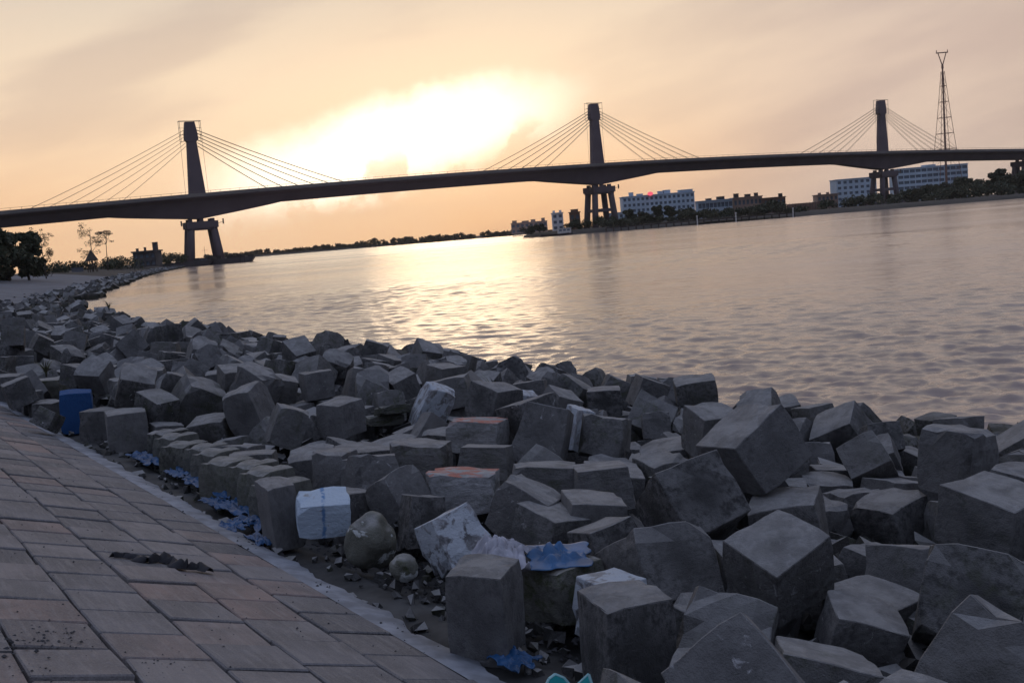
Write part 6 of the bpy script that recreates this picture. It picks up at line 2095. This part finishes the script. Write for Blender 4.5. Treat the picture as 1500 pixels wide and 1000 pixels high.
# rounded mossy stone with a white patch
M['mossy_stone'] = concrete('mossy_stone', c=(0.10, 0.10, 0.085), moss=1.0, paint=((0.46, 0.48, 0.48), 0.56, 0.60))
def stone_mesh(seed, sx, sy, sz):
    bm = bmesh.new(); bmesh.ops.create_icosphere(bm, subdivisions=4, radius=1.0)
    o_ = Vector((seed * 5.1, 0, 0))
    for v in bm.verts:
        f = 1 + .22 * noise.noise(v.co * 1.1 + o_) + .08 * noise.noise(v.co * 3 + o_) + .025 * noise.noise(v.co * 8 + o_)
        v.co = Vector((v.co.x * sx, v.co.y * sy, v.co.z * sz)) * f
    me = bpy.data.meshes.new('stone'); bm.to_mesh(me); bm.free(); return me
me = stone_mesh(3, .17, .19, .21); me.polygons.foreach_set('use_smooth', [True] * len(me.polygons))
o = link('rounded_stone', me, M['mossy_stone']); o.location = at(543, 793, 7.35); o.rotation_euler = (.2, .1, .6); tag(o, 'rounded mossy stone with a white patch beside the white-painted block', 'stone')
me = stone_mesh(5, .09, .08, .09); me.polygons.foreach_set('use_smooth', [True] * len(me.polygons))
o = link('rounded_stone', me, M['mossy_stone']); o.location = at(592, 832, 6.75); tag(o, 'small pale speckled stone in the dark gap at the paving edge', 'stone')
# grit and droppings on the slabs
v_, f_ = [], []
rr = random.Random(77)
def grit(q, s):
    k = len(v_); 
    for d_ in ((1, 0, 0), (-1, 0, 0), (0, 1, 0), (0, -1, 0), (0, 0, .7), (0, 0, -.5)): v_.append(tuple(q + (bA * d_[0] + bU * d_[1] + bN * d_[2]) * s * rr.uniform(.6, 1.3)))
    for a_, b_, c_ in ((0, 2, 4), (2, 1, 4), (1, 3, 4), (3, 0, 4), (2, 0, 5), (1, 2, 5), (3, 1, 5), (0, 3, 5)): f_.append((k + a_, k + b_, k + c_))
for cx, cy, n_, sp_, s_ in ((90, 935, 40, 26, .006), (60, 940, 20, 40, .007), (225, 975, 26, 25, .005), (20, 940, 14, 18, .009), (40, 985, 18, 30, .005), (300, 700, 16, 60, .009), (480, 858, 14, 10, .010), (255, 690, 26, 14, .014), (365, 790, 20, 16, .012), (130, 780, 16, 60, .007), (440, 900, 12, 60, .007), (640, 930, 14, 30, .008), (610, 915, 24, 22, .010)):
    for _ in range(n_): grit(at_slope(cx + rr.gauss(0, sp_), cy + rr.gauss(0, sp_ * .45), .004), s_ * rr.uniform(.5, 1.5))
for _ in range(500):
    u, v = rr.uniform(.0, 3.2), rr.uniform(-1.5, 16); grit(SP(u, v, .004), rr.uniform(.003, .008))
for _ in range(900):
    grit(P(rr.uniform(.05, 1.0), rr.uniform(-.6, 3.0), .74), rr.uniform(.006, .03))
me = bpy.data.meshes.new('grit'); me.from_pydata(v_, [], f_); o = link('grit', me, M['mortar']); tag(o, 'dark grit and crumbs scattered on the paving', 'grit', kind='stuff')
# weeds between the blocks
M['weed'] = leaf_mat('dry_weed', (0.10, 0.10, 0.05))
def weed(q, h, n_, seed, lab):
    r = random.Random(seed); mb = MB()
    for _ in range(n_):
        a_ = r.uniform(0, 6.28); l = h * r.uniform(.5, 1); d_ = Vector((math.cos(a_), math.sin(a_), 0)); last = Vector((0, 0, 0)); w_ = .012
        sd = Vector((-d_.y, d_.x, 0))
        k0 = len(mb.v)
        for s in range(5):
            f = s / 4; p_ = d_ * (l * .55 * f * f) + Vector((0, 0, l * (f - .25 * f * f))); ww = w_ * (1 - f) + .001
            mb.v += [tuple(p_ - sd * ww), tuple(p_ + sd * ww)]
        for s in range(4): mb.f.append((k0 + 2 * s, k0 + 2 * s + 1, k0 + 2 * s + 3, k0 + 2 * s + 2))
    o = mb.build('weed_tuft', M['weed']); o.location = q; tag(o, lab, 'weed', 'weeds among the blocks')
weed(at(68, 552, 16.2), .42, 34, 1, 'green weed tuft growing on the front row beyond the painted block')
weed(at(727, 592, 13.2), .55, 26, 2, 'dry grass tuft in the heap before the water glare')
weed(at(160, 455, 30), .5, 26, 3, 'weed tuft on the blocks near the beach')

# ------------------------------------------------------------------ evening haze over the river
hz = MB(); hz.box((0, 0, 60), (7600, 7600, 124)); ho = hz.build('haze', None); tag(ho, 'thin warm evening haze over the river', 'haze', kind='stuff')
mt = bpy.data.materials.new('haze'); mt.use_nodes = True; nt = mt.node_tree; nt.nodes.clear()
pv = nd(nt, 'ShaderNodeVolumePrincipled'); pv.inputs['Color'].default_value = (.9, .85, .82, 1); pv.inputs['Density'].default_value = 0.00008; pv.inputs['Anisotropy'].default_value = 0.4
oo = nd(nt, 'ShaderNodeOutputMaterial'); nt.links.new(pv.outputs[0], oo.inputs['Volume']); ho.data.materials.append(mt)
